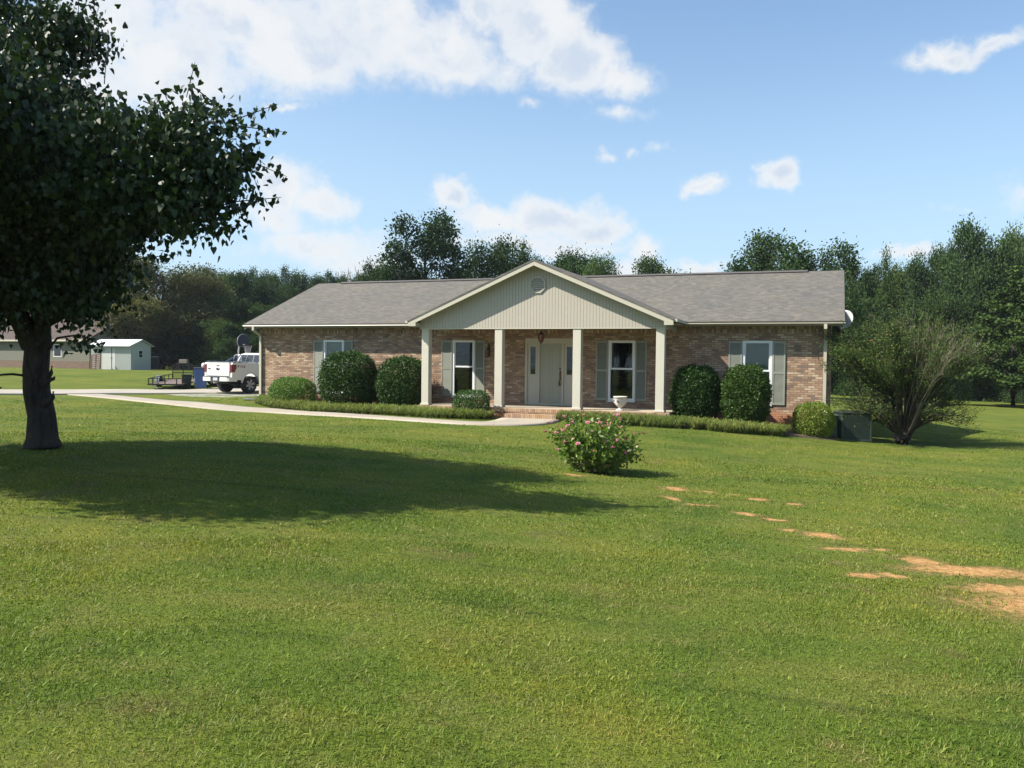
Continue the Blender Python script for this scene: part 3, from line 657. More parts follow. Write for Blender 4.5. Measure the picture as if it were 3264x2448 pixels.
# gable siding: separate upright boards with open grooves, over a dark backing
GH = 2.12/2; ux0, ux1 = 8.20, 16.20; ZA = 4.71; GS = (ZA-2.87)/(16.49-7.91)*2
def gtop(u_, drop): return ZA-abs(u_-UM)*GS-drop
gb = MB(); u_ = ux0; bw_ = .1
while u_ < ux1-.02:
    r = min(u_+bw_-.007, ux1)
    pts = [(u_, -PD-.012, 2.635), (r, -PD-.012, 2.635), (r, -PD-.012, max(gtop(r, .10), 2.64))]
    if u_ < UM < r: pts.append((UM, -PD-.012, gtop(UM, .10)))
    pts.append((u_, -PD-.012, max(gtop(u_, .10), 2.64))); gb.prism(pts, (0, .012, 0)); u_ += bw_
gs_ = gb.build('gable_siding', M_siding, house)
MB().prism([(ux0, -PD+.001, 2.636), (ux1, -PD+.001, 2.636), (ux1, -PD+.001, gtop(ux1, .1)), (UM, -PD+.001, gtop(UM, .1)), (ux0, -PD+.001, gtop(ux0, .1))], (0, .018, 0)).build('siding_backing', M_groove, gs_)
MB().box(8.19, 16.21, -PD-.02, -PD+.02, 2.60, 2.634).build('siding_trim', M_trim, house)
# octagonal vent
vc = (12.22, 3.96); ov_ = MB()
def octo(r, y): return [(vc[0]+r*math.cos(R(22.5+45*k)), y, vc[1]+r*math.sin(R(22.5+45*k))) for k in range(8)]
o1, o2 = octo(.285, -PD-.045), octo(.225, -PD-.045); o3, o4 = octo(.285, -PD-.013), octo(.225, -PD-.013)
ov_.add(o1+o2+o3+o4, [(k, (k+1) % 8, 8+(k+1) % 8, 8+k) for k in range(8)]+[(k, 16+k, 16+(k+1) % 8, (k+1) % 8) for k in range(8)]+[(8+k, 8+(k+1) % 8, 24+(k+1) % 8, 24+k) for k in range(8)])
vent = ov_.build('gable_vent', M_siding, house)
sl_ = MB()
for k in range(7):
    z = vc[1]-.18+.06*k; hwid = min(.215, .30-abs(z-vc[1]))*.98
    sl_.prism([(vc[0]-hwid, -PD-.042, z-.018), (vc[0]-hwid, -PD-.016, z+.026), (vc[0]-hwid, -PD-.014, z+.020), (vc[0]-hwid, -PD-.038, z-.024)], (2*hwid, 0, 0))
sl_.build('vent_slats', M_siding, vent); MB().prism(octo(.226, -PD-.0135)[::-1], (0, .001, 0)).build('vent_back', M_groove, vent)
# porch roof slabs
yf = -PD-.37
def zr(u_): return ZA-abs(u_-UM)*GS
for sgn, ue in ((-1, 7.91), (1, 16.49)):
    vA = -.47+(zr(ue)-2.875)/SL; vB = -.47+(ZA-2.875)/SL
    top = [(ue, yf, zr(ue)), (UM, yf, ZA), (UM, vB+.12, ZA+.004), (ue, vA+.12, zr(ue)+.004)]
    n_ = len(top); bot = [(p[0], p[1], p[2]-.055) for p in top]
    fs = [(0, 1, 2, 3), (7, 6, 5, 4)]+[(i, 4+i, 4+(i+1) % 4, (i+1) % 4) for i in range(4)]
    if sgn > 0: fs = [f[::-1] for f in fs]
    MB().add(top+bot, fs).build('porch_roof', M_roofside, house)
    # rake fascia and boxed end
    fb = MB(); s = (0, .03, 0)
    e0 = ue+(.02 if sgn < 0 else -.02)
    pts = [(e0, yf+.012, zr(e0)-.06), (UM, yf+.012, ZA-.06), (UM, yf+.012, ZA-.19), (e0, yf+.012, zr(e0)-.19)]
    if sgn > 0: pts = pts[::-1]
    fb.prism(pts, s)
    x0, x1 = sorted((e0, UM+sgn*4.02)); xa = sorted((e0, UM+sgn*4.0))
    zb_ = zr(e0)-.19
    fb.box(xa[0]+.002, xa[1]-.002, yf+.043, -PD+.02, zb_, zb_+.10) if False else None
    fb.prism([(xa[0]+.003, yf+.014, zb_+.002), (xa[1], yf+.014, zb_+.002), (xa[1], yf+.014, zr(xa[1])-.19 if sgn < 0 else zr(xa[1])-.19), (xa[0]+.003, yf+.014, zr(xa[0])-.19)] if sgn < 0 else
             [(xa[0], yf+.014, zb_+.002), (xa[1]-.003, yf+.014, zb_+.002), (xa[1]-.003, yf+.014, zr(xa[1])-.189), (xa[0], yf+.014, zr(xa[0])-.19)], (0, .36, 0))
    fb.build('rake_board', M_trim, house)
    so_ = MB(); p1 = (UM+sgn*3.99, zr(UM+sgn*3.99)-.13); so_.prism([(p1[0], yf+.045, p1[1]), (UM, yf+.045, ZA-.13), (UM, -PD-.013, ZA-.13), (p1[0], -PD-.013, p1[1])] if sgn < 0 else [(p1[0], yf+.045, p1[1]), (p1[0], -PD-.013, p1[1]), (UM, -PD-.013, ZA-.13), (UM, yf+.045, ZA-.13)], (0, 0, .02))
    so_.build('rake_soffit', M_trim, house)
    gm = MB(); gx = ue-.0 if sgn < 0 else ue
    gm.box(min(gx, gx+sgn*.09), max(gx, gx+sgn*.09), yf+.03, -.56, zr(ue)-.085, zr(ue)-.005); gm.build('side_gutter', M_trim, house)
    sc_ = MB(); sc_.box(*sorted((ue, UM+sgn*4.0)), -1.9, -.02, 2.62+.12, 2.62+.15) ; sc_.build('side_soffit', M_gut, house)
def hpos(u_, v_, z): x, y = hw(u_, v_); return (x, y, z)

# things on the porch
t = thing('porch_lantern', 'dark metal lantern with amber glass hanging over the front door', 'lantern', hpos(12.0, -1.0, 2.18), -YAW)
mb = MB(); mb.tube([(0, 0, .37), (0, 0, .50)], .008, 6); mb.lathe([(.01, .40), (.03, .385), (.045, .36), (.03, .35), (.10, .30), (.115, .285), (.02, .285)], n=8, sm=False)
for k in range(6):
    q = 2*PI*k/6; mb.tube([(.10*math.cos(q), .10*math.sin(q), .285), (.11*math.cos(q), .11*math.sin(q), .20), (.06*math.cos(q), .06*math.sin(q), .05)], .007, 5)
mb.lathe([(.065, .05), (.05, .03), (.02, .015), (.025, 0), (.0, -.015)], n=10); mb.build('lantern_cage', M_black, t)
MB().lathe([(.055, .052), (.098, .19), (.092, .28)], n=6, sm=False).build('lantern_glass', paint('amber_glass', (.22, .08, .05), .15), t)
t = thing('wall_lantern', 'ornate dark metal wall lantern on brick beside a porch window', 'lantern', hpos(9.80, -.002, 1.70), -YAW)
mb = MB(); mb.box(-.03, .03, -.015, 0, .05, .45); mb.tube([(0, -.01, .40), (0, -.10, .50), (0, -.16, .42), (0, -.14, .33)], .01, 6)
mb.lathe([(.01, .35), (.07, .30), (.075, .28)], (0, -.13, 0), 6, sm=False)
for k in range(6):
    q = 2*PI*k/6; mb.tube([(.065*math.cos(q), -.13+.065*math.sin(q), .29), (.045*math.cos(q), -.13+.045*math.sin(q), .06)], .006, 5)
mb.lathe([(.05, .06), (.03, .03), (.0, 0)], (0, -.13, 0), 8); mb.build('lantern_cage', M_black, t)
MB().lathe([(.04, .065), (.06, .285)], (0, -.13, 0), 6, sm=False).build('lantern_glass', paint('smoky_glass', (.12, .10, .08), .1), t)
t = thing('stone_urn', 'weathered white pedestal urn standing on the porch edge', 'urn', hpos(14.81, -1.80, .14), -YAW)
M_urn = paint('urn_white', (.60, .56, .50), .75, .12, 5, dirt=.35, fine=.4)
MB().lathe([(.0, 0), (.125, 0), (.13, .02), (.12, .035), (.06, .06), (.05, .09), (.07, .115), (.12, .15), (.155, .21), (.17, .30), (.178, .38), (.21, .405), (.215, .425), (.20, .435), (.17, .425), (.15, .38), (.0, .36)], n=28).build('bowl', M_urn, t)
for sg in (-1, 1): MB().tube([(sg*.165, 0, .33), (sg*.21, 0, .35), (sg*.225, 0, .31), (sg*.20, 0, .25), (sg*.15, 0, .22)], .013, 6).build('handle', M_urn, t)
MB().lathe([(.0, -.006), (.03, -.006), (.03, .006), (0, .006)], (-.03, -.172, .27), 8, 'y').prism([(-.06, -.178, .33), (.03, -.178, .31), (.0, -.178, .29), (-.05, -.178, .24), (-.075, -.178, .30)], (0, .006, 0)).build('worn_ornament', paint('old_lead', (.12, .12, .12), .8), t)

# satellite dish, cooling unit, splash block
t = thing('satellite_dish', 'pale grey satellite dish mounted under the right gable end', 'satellite dish', hpos(21.04, .55, 2.78), R(-50))
mb = MB(); n_ = 28; V_ = []; rings = 6
for k in range(rings+1):
    r = .27*k/rings
    for q in range(n_): V_.append((r*math.cos(2*PI*q/n_)*1.0, .28*(r/.27)**2*.25-.02, r*math.sin(2*PI*q/n_)*1.08))
fc = [(k*n_+q, k*n_+(q+1) % n_, (k+1)*n_+(q+1) % n_, (k+1)*n_+q) for k in range(rings) for q in range(n_)]
o_ = len(V_); mb.add(V_+[(x, y-.012, z) for x, y, z in V_], fc+[tuple(i+o_ for i in f[::-1]) for f in fc]+[(rings*n_+q, rings*n_+(q+1) % n_, o_+rings*n_+(q+1) % n_, o_+rings*n_+q) for q in range(n_)], True)
ds = mb.build('reflector', paint('dish_grey', (.42, .43, .43), .5), t); ds.location = (.12, -.12, .16); ds.rotation_euler = (R(18), 0, R(185))
MB().tube([(-.02, .0, -.10), (.06, -.04, -.02), (.12, -.10, .12)], .02, 8).tube([(.12, -.10, -.06), (.14, -.34, -.12)], .012, 6).build('mount_arm', M_dark, t)
MB().lathe([(.0, -.03), (.03, -.03), (.035, .03), (0, .03)], (.14, -.36, -.10), 10, 'y').build('receiver', M_vinyl, t)
M_ac = paint('ac_green', (.030, .050, .036), .6, .15, 2); M_ac2 = paint('ac_grille', (.012, .018, .015), .7)
acx, acy = 9.93, 24.75
t = thing('air_conditioner', 'dark green louvred cooling unit beside the right house corner', 'air conditioner', (acx, acy, g1(acx, acy)-.04), R(-4))
mb = MB(); W_ = .42; Hh = .80
for x in (-W_, W_-.04):
    for y in (-W_, W_-.04): mb.box(x, x+.04, y, y+.04, .05, Hh)
mb.box(-W_-.01, W_+.01, -W_-.01, W_+.01, 0, .06); mb.box(-W_-.01, W_+.01, -W_-.01, W_+.01, Hh, Hh+.04); mb.build('cabinet', M_ac, t, bevel=.006)
mb = MB(); z = .08
while z < Hh-.02: mb.box(-W_+.005, W_-.005, -W_+.006, -W_+.02, z, z+.016); mb.box(-W_+.006, -W_+.02, -W_+.02, W_-.02, z, z+.016); mb.box(W_-.02, W_-.006, -W_+.02, W_-.02, z, z+.016); z += .028
mb.build('louvres', M_ac, t)
MB().box(-W_+.03, W_-.03, -W_+.03, W_-.03, .06, Hh).build('coil', M_ac2, t)
mb = MB()
for k in range(1, 8): mb.lathe([(.05*k, .0), (.05*k+.006, .004), (.05*k+.004, .008), (.05*k, .006)], (0, 0, Hh+.042), 24)
mb.build('fan_guard', M_black, t)
t = thing('power_cabinet', 'squat grey green utility cabinet between round bush and cooling unit', 'utility box', (9.30, 24.9, g1(9.3, 24.9)-.05), R(-12))
MB().box(-.22, .22, -.2, .2, 0, .62).build('cabinet', paint('utility_green', (.07, .12, .09), .6), t, bevel=.015); MB().box(-.24, .24, -.22, .22, .622, .66).build('lid', paint('utility_green_lid', (.085, .14, .105), .6), t, bevel=.01)
tmp = MB(); tmp.prism([(-.55, -.14, 0), (.05, -.10, 0), (.05, .10, 0), (-.55, .14, 0)], (0, 0, .035)); tmp.box(-.55, .05, -.16, -.12, .001, .07); tmp.box(-.55, .05, .12, .16, .001, .07)
sb = tmp.build('splash_block', paint('splash_concrete', (.62, .60, .55), .9, fine=.3)); x, y = hw(.42, -.42); sb.location = (x, y, g1(x, y)+.01); sb.rotation_euler = (0, 0, R(10)); sb.scale = (.7, .7, .8)
tag(sb, 'pale concrete splash block under the left downspout', 'splash block')

# ------------------------------------------------------------------ garden shrubs
M_box = leafmat('boxwood_leaf', (0.085, 0.175, 0.018), (0.165, 0.285, 0.034), 0.25, 0.45)
M_holly = leafmat('camellia_leaf', (0.016, 0.046, 0.009), (0.055, 0.112, 0.018), 0.2, 0.55, spec=0.22, dry=(0.07, 0.10, 0.03))
M_box2 = leafmat('shaded_box_leaf', (0.038, 0.095, 0.013), (0.085, 0.165, 0.022), 0.2, 0.4)  # darker copy of the boxwood leaf, with shade put into its colour
M_yel = leafmat('yellow_box_leaf', (0.085, 0.145, 0.016), (0.215, 0.275, 0.032), 0.25, 0.45)
M_twig = barkmat('twig_bark', (.05, .035, .025), (.13, .10, .07), 12); M_bark = barkmat('tree_bark', (.018, .015, .013), (.075, .062, .052), 5)
def shrub(name, label, u0, u1, v, z0, z1, mat, n, size, depth=None, seed=1, blocky=2.6, ragged=.03, group=None, pos=None, cat='shrub'):
    rng = np.random.default_rng(seed)
    cx_, cy_ = hw((u0+u1)/2, v) if pos is None else pos; rx = (u1-u0)/2; ry = depth or rx*.95; hz = (z1-z0)/2
    zb = min(z0, g1(cx_, cy_)); hz = (z1-zb)/2
    t = thing(name, label, cat, (cx_, cy_, zb), -YAW, group)
    d = rng.normal(size=(n, 3)); d /= np.linalg.norm(d, axis=1)[:, None]
    k = (np.abs(d)**blocky).sum(1)**(-1/blocky); d = d*k[:, None]
    lump = 1+.05*np.sin(d[:, 0]*5+seed)*np.cos(d[:, 1]*4+seed*2)*np.sin(d[:, 2]*4+seed*3)+.03*np.sin(d[:, 0]*11+d[:, 2]*9+seed)
    r = np.where(rng.random(n) < .72, rng.uniform(.90, 1.0, n), rng.random(n)**.5*.9)*lump+rng.normal(0, ragged, n)
    Pp = d*r[:, None]*[rx, ry, hz]; Pp[:, 2] += hz; Pp = Pp[Pp[:, 2] > -.02]
    # loose shoots on top
    tint = np.clip(rng.normal(.40, .22, len(Pp))+.10*np.sin(Pp[:, 0]*7)*np.cos(Pp[:, 2]*6), 0, .84)
    if mat is M_holly: s = rng.random(len(Pp)) < .02; tint[s] = .97
    leafobj('foliage', [leaves(Pp, size*rng.uniform(.6, 1.3, len(Pp)), tint, rng)], mat, t)
    mb = MB()
    for q in range(9):
        a = rng.random()*2*PI; limb(mb, (0.05*math.cos(a), .05*math.sin(a), -.03), (rx*.6*math.cos(a), ry*.6*math.sin(a), hz*rng.uniform(.9, 1.5)), .014, .005, rng, 4, .1, 5)
    mb.build('stems', M_twig, t); return t
shrub('boxwood_bush', 'bright green clipped bush at the left end of the brick wall', 1.72, 3.34, -.95, -.02, .93, M_box, 18000, .040, .75, 3, 2.5, .022)
shrub('camellia_bush', 'tall dark glossy bush covering part of the leftmost window', 3.96, 5.94, -1.05, -.1, 1.85, M_holly, 26000, .060, .92, 4, 2.6, .042)
shrub('camellia_bush', 'dark glossy bush just left of the first porch column', 6.24, 7.92, -1.05, -.1, 1.68, M_holly, 22000, .060, .84, 5, 2.6, .042)
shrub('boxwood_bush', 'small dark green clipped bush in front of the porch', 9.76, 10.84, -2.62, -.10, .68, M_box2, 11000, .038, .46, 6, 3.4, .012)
shrub('camellia_bush', 'dark glossy bush right of the last porch column', 16.26, 17.68, -1.2, -.2, 1.52, M_holly, 22000, .058, .74, 7, 2.6, .04)
shrub('camellia_bush', 'dark glossy bush under the rightmost window', 17.74, 19.10, -1.35, -.25, 1.54, M_holly, 22000, .058, .72, 8, 2.6, .04)
shrub('boxwood_bush', 'yellow green round bush at the right corner of the house', 19.72, 20.86, -.95, -.62, .52, M_yel, 15000, .042, .60, 9, 2.5, .015)

# liriope borders
M_lir = leafmat('liriope_leaf', (0.040, 0.070, 0.016), (0.20, 0.25, 0.075), 0.35, 0.4, dry=(0.26, 0.22, 0.10))
def border(name, label, pts, widths, n, seed):
    rng = np.random.default_rng(seed); pts = np.array(pts, float); seg = np.linalg.norm(np.diff(pts, axis=0), axis=1); cum = np.r_[0, np.cumsum(seg)]/seg.sum()
    nc = n//24; t = rng.random(nc); x = np.interp(t, cum, pts[:, 0]); y = np.interp(t, cum, pts[:, 1]); wv = np.interp(t, cum, widths)
    off = (rng.random(nc)-.5)*wv; x = x+HV[0]*off; y = y+HV[1]*off
    x = np.repeat(x, 16)+rng.normal(0, .022, nc*16); y = np.repeat(y, 16)+rng.normal(0, .022, nc*16); m_ = len(x)
    hh = np.repeat(rng.uniform(.55, 1.25, nc), 16)*rng.uniform(.16, .34, m_); head = rng.random(m_)*2*PI; ln = np.clip(rng.normal(.55, .3, m_), 0, 1.3); wd = rng.uniform(.010, .017, m_)
    z = gz(x, y)-.01; B = np.stack([x, y, z], 1); D = np.stack([np.cos(head), np.sin(head), np.zeros(m_)], 1); Wd = np.stack([-np.sin(head), np.cos(head), np.zeros(m_)], 1)*wd[:, None]/2
    up = np.array([[0, 0, 1.0]]); h1 = hh[:, None]
    P1 = B+up*h1*.55+D*h1*.15*(1+ln[:, None]); P2 = B+up*h1*.88+D*h1*(.35+.35*ln[:, None]); P3 = B+up*h1*(.72-.3*ln[:, None])+D*h1*(.65+.45*ln[:, None])
    Vv = np.stack([B-Wd, B+Wd, P1+Wd, P2+Wd*.9, P3, P2-Wd*.9, P1-Wd], 1).reshape(-1, 3)
    base = np.arange(m_)[:, None]*7; fl = np.hstack([base+np.array([[0, 1, 2, 6]]), base+np.array([[6, 2, 3, 5]]), base+np.array([[5, 3, 4]])]).ravel()
    tt = np.clip(rng.normal(.45, .22, m_), 0, .84); dr = rng.random(m_) < .07; tt[dr] = .97
    me = np_mesh(name, Vv, fl, np.tile([4, 4, 3], m_), np.repeat(tt, 7)); me.materials.append(M_lir)
    tag(link(bpy.data.objects.new(name, me)), label, 'ground cover', kind='stuff')
border('monkey_grass', 'arching strap leaved ground cover along the left garden bed', [hw(1.1, -.95), hw(2.4, -1.65), hw(4, -2.0), (hw(7, -2.2)), hw(9.6, -3.0), hw(11.0, -2.95)], [.5, .6, .8, .85, .85, .6], 34000, 11)
border('monkey_grass', 'arching strap leaved ground cover along the right garden bed', [hw(13.2, -2.55), hw(14.5, -2.75), hw(16.7, -2.7), hw(17.1, -2.5)], [.4, .75, .8, .3], 17000, 12)
border('monkey_grass', 'strap leaved clumps in front of the two right hand bushes', [hw(17.0, -2.55), hw(18.2, -2.5), hw(19.5, -2.0)], [.7, .85, .6], 12000, 13)
# bare mulch beds
M_mulch = paint('mulch', (.075, .052, .035), 1.0, .4, 9, fine=.8)
def bed(label, A, B): strip('garden_bed', catmull([hw(*p) for p in A], 40)[:, :2], catmull([hw(*p) for p in B], 40)[:, :2], M_mulch, .02, label, 5, .05)
bed('brown mulch bed along the left front wall', [(.8, -.01), (4, -.01), (8.1, -.01)], [(.9, -1.1), (4, -2.2), (8.1, -2.6)])
bed('brown mulch bed along the right front wall', [(16.4, -.01), (18.5, -.01), (20.9, -.01)], [(16.4, -2.9), (18.5, -2.6), (20.9, -1.3)])

# flowering bush on the lawn
bx, by = 1.36, 13.85; t = thing('zinnia_bush', 'bushy green plant dotted with pink and cream flowers on lawn', 'flowering bush', (bx, by, g1(bx, by)))
M_zin = leafmat('zinnia_leaf', (0.070, 0.140, 0.024), (0.165, 0.250, 0.050), 0.35, 0.5, dry=(0.20, 0.17, 0.08)); rng = np.random.default_rng(21)
stem = MB(); LP = []; tips = []
for k in range(120):
    a = rng.random()*2*PI; rr = math.sqrt(rng.random()); b0 = np.array([.28*rr*math.cos(a), .20*rr*math.sin(a), 0]); e = np.array([.74*rr*math.cos(a)*rng.uniform(.8, 1.08), .55*rr*math.sin(a), (.70+.22*(1-rr**2))*rng.uniform(.55, 1.08)])
    if rr > .8 and rng.random() < .4: e[2] *= .6
    pts = [b0+(e-b0)*q+np.array([0, 0, .06*math.sin(PI*q)]) for q in np.linspace(0, 1, 6)]; stem.tube(pts, [.006, .005, .005, .004, .004, .003], 5); tips.append(e)
    for q in rng.random(66)*.93+.07: LP.append(b0+(e-b0)*q+rng.normal(0, .042, 3)+[0, 0, .05*math.sin(PI*q)])
LP = np.array(LP); LP[:, 2] = np.maximum(LP[:, 2], .05); tt = np.clip(rng.normal(.42, .22, len(LP)), 0, .84); lo_ = (LP[:, 2] < .22) & (rng.random(len(LP)) < .3); tt[lo_] = .96
leafobj('foliage', [leaves(LP, .062*rng.uniform(.6, 1.35, len(LP)), tt, rng)], M_zin, t); stem.build('stems', paint('green_stem', (.08, .12, .04), .7), t)
FM = [paint('flower_pink', (.70, .22, .34), .6, .2, 30), paint('flower_coral', (.74, .34, .28), .6, .2, 30), paint('flower_cream', (.85, .72, .48), .6, .15, 30), paint('flower_magenta', (.55, .12, .36), .6, .2, 30)]
fmesh = []
for m_ in FM:
    q = MB()
    for ring in range(3):
        npz = 14-3*ring; r = .031-.008*ring; z = .006*ring
        for k in range(npz):
            a = 2*PI*k/npz+ring*.3; d = .2; q.add([(0, 0, z-.004), (r*math.cos(a-d), r*math.sin(a-d), z+.004), (r*1.12*math.cos(a), r*1.12*math.sin(a), z), (r*math.cos(a+d), r*math.sin(a+d), z+.004)], [(0, 1, 2, 3)])
    q.lathe([(.0, .020), (.008, .018), (.01, .016), (.004, -.01), (0, -.012)], n=8)
    me = bpy.data.meshes.new('flower'); me.from_pydata(q.v, [], q.f); me.materials.append(m_); fmesh.append(me)
order = rng.permutation(len(tips)); nf = 0
for i in order:
    e = tips[i]
    if nf >= 84: break
    if e[2] < .45 and rng.random() < .6: continue
    f = bpy.data.objects.new('flower', fmesh[rng.choice(4, p=[.40, .28, .20, .12])]); col.objects.link(f); f.parent = t
    f.location = e+np.array([e[0]*.05, e[1]*.05-.02, rng.uniform(.02, .08)]); f.rotation_euler = (rng.uniform(-.5, .6), rng.uniform(-.5, .5), rng.random()*6); s = rng.uniform(.75, 1.25); f.scale = (s, s, s); nf += 1

# ------------------------------------------------------------------ the big near tree
tx, ty = -6.70, 12.12; tz = g1(tx, ty)
t = thing('pear_tree', 'large dark leafy tree on the left lawn with broken stubs', 'tree', (tx, ty, tz)); rng = np.random.default_rng(5)
tr = MB()
def T(x, y, z): return (x-tx, y-ty, z-tz)
tr.tube([T(-6.69, 12.12, .10), T(-6.70, 12.12, .30), T(-6.70, 12.12, .42), T(-6.71, 12.12, .75), T(-6.78, 12.12, 1.1), T(-6.79, 12.12, 1.4), T(-6.76, 12.1, 1.65), T(-6.78, 12.1, 1.88)], [.35, .265, .210, .182, .176, .170, .166, .175], 20)
limbs = [((-6.84, 12.1, 1.72), (-7.6, 11.6, 3.6), .13, .05), ((-6.76, 12.1, 1.72), (-6.95, 11.9, 5.4), .15, .04), ((-6.68, 12.1, 1.72), (-6.0, 11.5, 3.0), .12, .07), ((-6.0, 11.5, 3.0), (-4.3, 10.4, 4.1), .07, .025),
         ((-6.0, 11.5, 3.0), (-5.6, 11.3, 4.4), .06, .02), ((-6.85, 12.1, 1.9), (-7.9, 12.9, 3.9), .10, .03), ((-6.8, 12.0, 1.9), (-7.2, 9.8, 3.8), .11, .03), ((-7.6, 11.6, 3.6), (-9.4, 10.6, 4.5), .05, .02), ((-6.95, 11.9, 4.2), (-7.3, 11.4, 6.6), .05, .015),
         ((-6.7, 12.0, 1.85), (-5.4, 11.3, 2.6), .06, .02), ((-4.8, 10.7, 3.85), (-3.6, 9.95, 4.2), .03, .012), ((-7.2, 9.8, 3.8), (-7.0, 8.6, 4.3), .03, .012)]
for a, b_, r0, r1 in limbs: limb(tr, T(*a), T(*b_), r0, r1, rng, 7, .07, 9)
for (x, z, dx, dz, r) in ((-6.52, .98, .10, .12, .045), (-6.52, 1.26, .13, .05, .03), (-6.54, 1.30, .10, .16, .035)):
    tr.tube([T(x-.10, 12.0, z-.08), T(x, 11.98, z), T(x+dx*.5, 11.97, z+dz*.4), T(x+dx*.6, 11.97, z+dz)], [r*1.6, r*1.1, r*.8, r*.35], 7)
tr.build('trunk', M_bark, t)
tr = MB(); limb(tr, T(-6.9, 12.0, 1.32), T(-7.5, 11.8, 1.2), .02, .008, rng, 5, .12, 6); tr.build('bare_branch', M_bark, t)
LB = [(-7.8, 11.1, 4.15, 2.2, 2.7, 1.75), (-4.50, 10.0, 3.86, .95, .85, .58), (-3.68, 9.85, 3.98, .60, .62, .52), (-3.60, 9.9, 3.50, .46, .48, .42), (-4.85, 10.65, 3.55, .85, .85, .50), (-6.2, 11.4, 3.45, 1.05, 1.0, .95),
      (-8.3, 9.6, 5.7, 1.0, 1.3, 1.3), (-6.85, 11.9, 5.7, .62, .7, 1.05), (-5.98, 11.5, 5.85, .36, .45, .28), (-5.85, 11.2, 4.65, .55, .75, .42), (-9.4, 10.4, 4.3, 1.7, 2.6, 1.6), (-7.4, 8.7, 4.2, 1.25, 1.3, 1.2), (-8.2, 12.7, 3.9, 1.2, 1.0, 1.1), (-6.0, 11.6, 2.7, .75, .7, .6), (-7.6, 11.6, 2.6, 1.4, 1.5, .6), (-6.1, 9.4, 4.3, .8, .8, .6)]
LBt = [T(*l[:3])+l[3:] for l in LB]
M_pear = leafmat('pear_leaf', (0.010, 0.026, 0.008), (0.026, 0.052, 0.014), 0.12, 0.4, spec=0.3)
c1 = crown(LBt, 2500, 52, .16, .074, rng, HEART, .55, .50, (.1, .75))
c2 = crown([l for l in LBt], 700, 22, .14, .074, rng, HEART, .6, 1.0, (.2, .8))
lp = []; sht = MB()
for (px, py, pz, n_) in [(-4.6, 10.0, 4.46, 7), (-4.05, 9.9, 4.45, 7), (-3.45, 9.85, 4.52, 8), (-3.05, 9.9, 4.42, 8), (-4.9, 10.2, 4.42, 5), (-2.95, 9.9, 4.25, 6), (-2.98, 9.95, 3.85, 6), (-3.05, 10, 3.45, 6), (-5.45, 11.0, 5.5, 7), (-5.6, 11.4, 6.1, 7), (-5.75, 11.3, 6.25, 6), (-3.7, 9.7, 4.62, 7), (-5.2, 10.9, 5.35, 6), (-4.4, 10.3, 2.8, 6), (-3.6, 10, 3.1, 6)]:
    s0 = np.array(T(px, py, pz)); d = np.array([rng.uniform(-.15, .3), rng.uniform(-.2, .2), 1.0 if pz > 4.6 else rng.uniform(-.6, .4)]);
    if pz < 4.6: d[0] = .8
    d /= np.linalg.norm(d); L = rng.uniform(.28, .42); sht.tube([s0-d*.3, s0, s0+d*L], [.008, .006, .003], 5)
    for k in range(n_*2): lp.append(s0+d*L*(k/(n_*2-1))+rng.normal(0, .028, 3))
sht.build('twigs', M_bark, t)
c3 = leaves(np.array(lp), .080*rng.uniform(.8, 1.1, len(lp))*.95, rng.uniform(.2, .7, len(lp)), rng, HEART, .75)
c4p = np.array(T(-7.25, 11.75, 1.18))+rng.normal(0, .09, (14, 3)); c4 = leaves(c4p, .075*np.ones(14), rng.uniform(.3, .7, 14), rng, HEART, .6)
c5p = np.array(T(-5.95, 11.8, 1.80))+rng.normal(0, 1, (80, 3))*[.20, .12, .08]; c5 = leaves(c5p, .07*np.ones(80), rng.uniform(.3, .7, 80), rng, HEART, .5)
tr = MB(); limb(tr, T(-6.65, 12.0, 1.62), T(-5.8, 11.75, 1.82), .022, .007, rng, 5, .08, 6); tr.build('low_branch', M_bark, t)
leafobj('crown', [c1, c2, c3, c4, c5], M_pear, t)

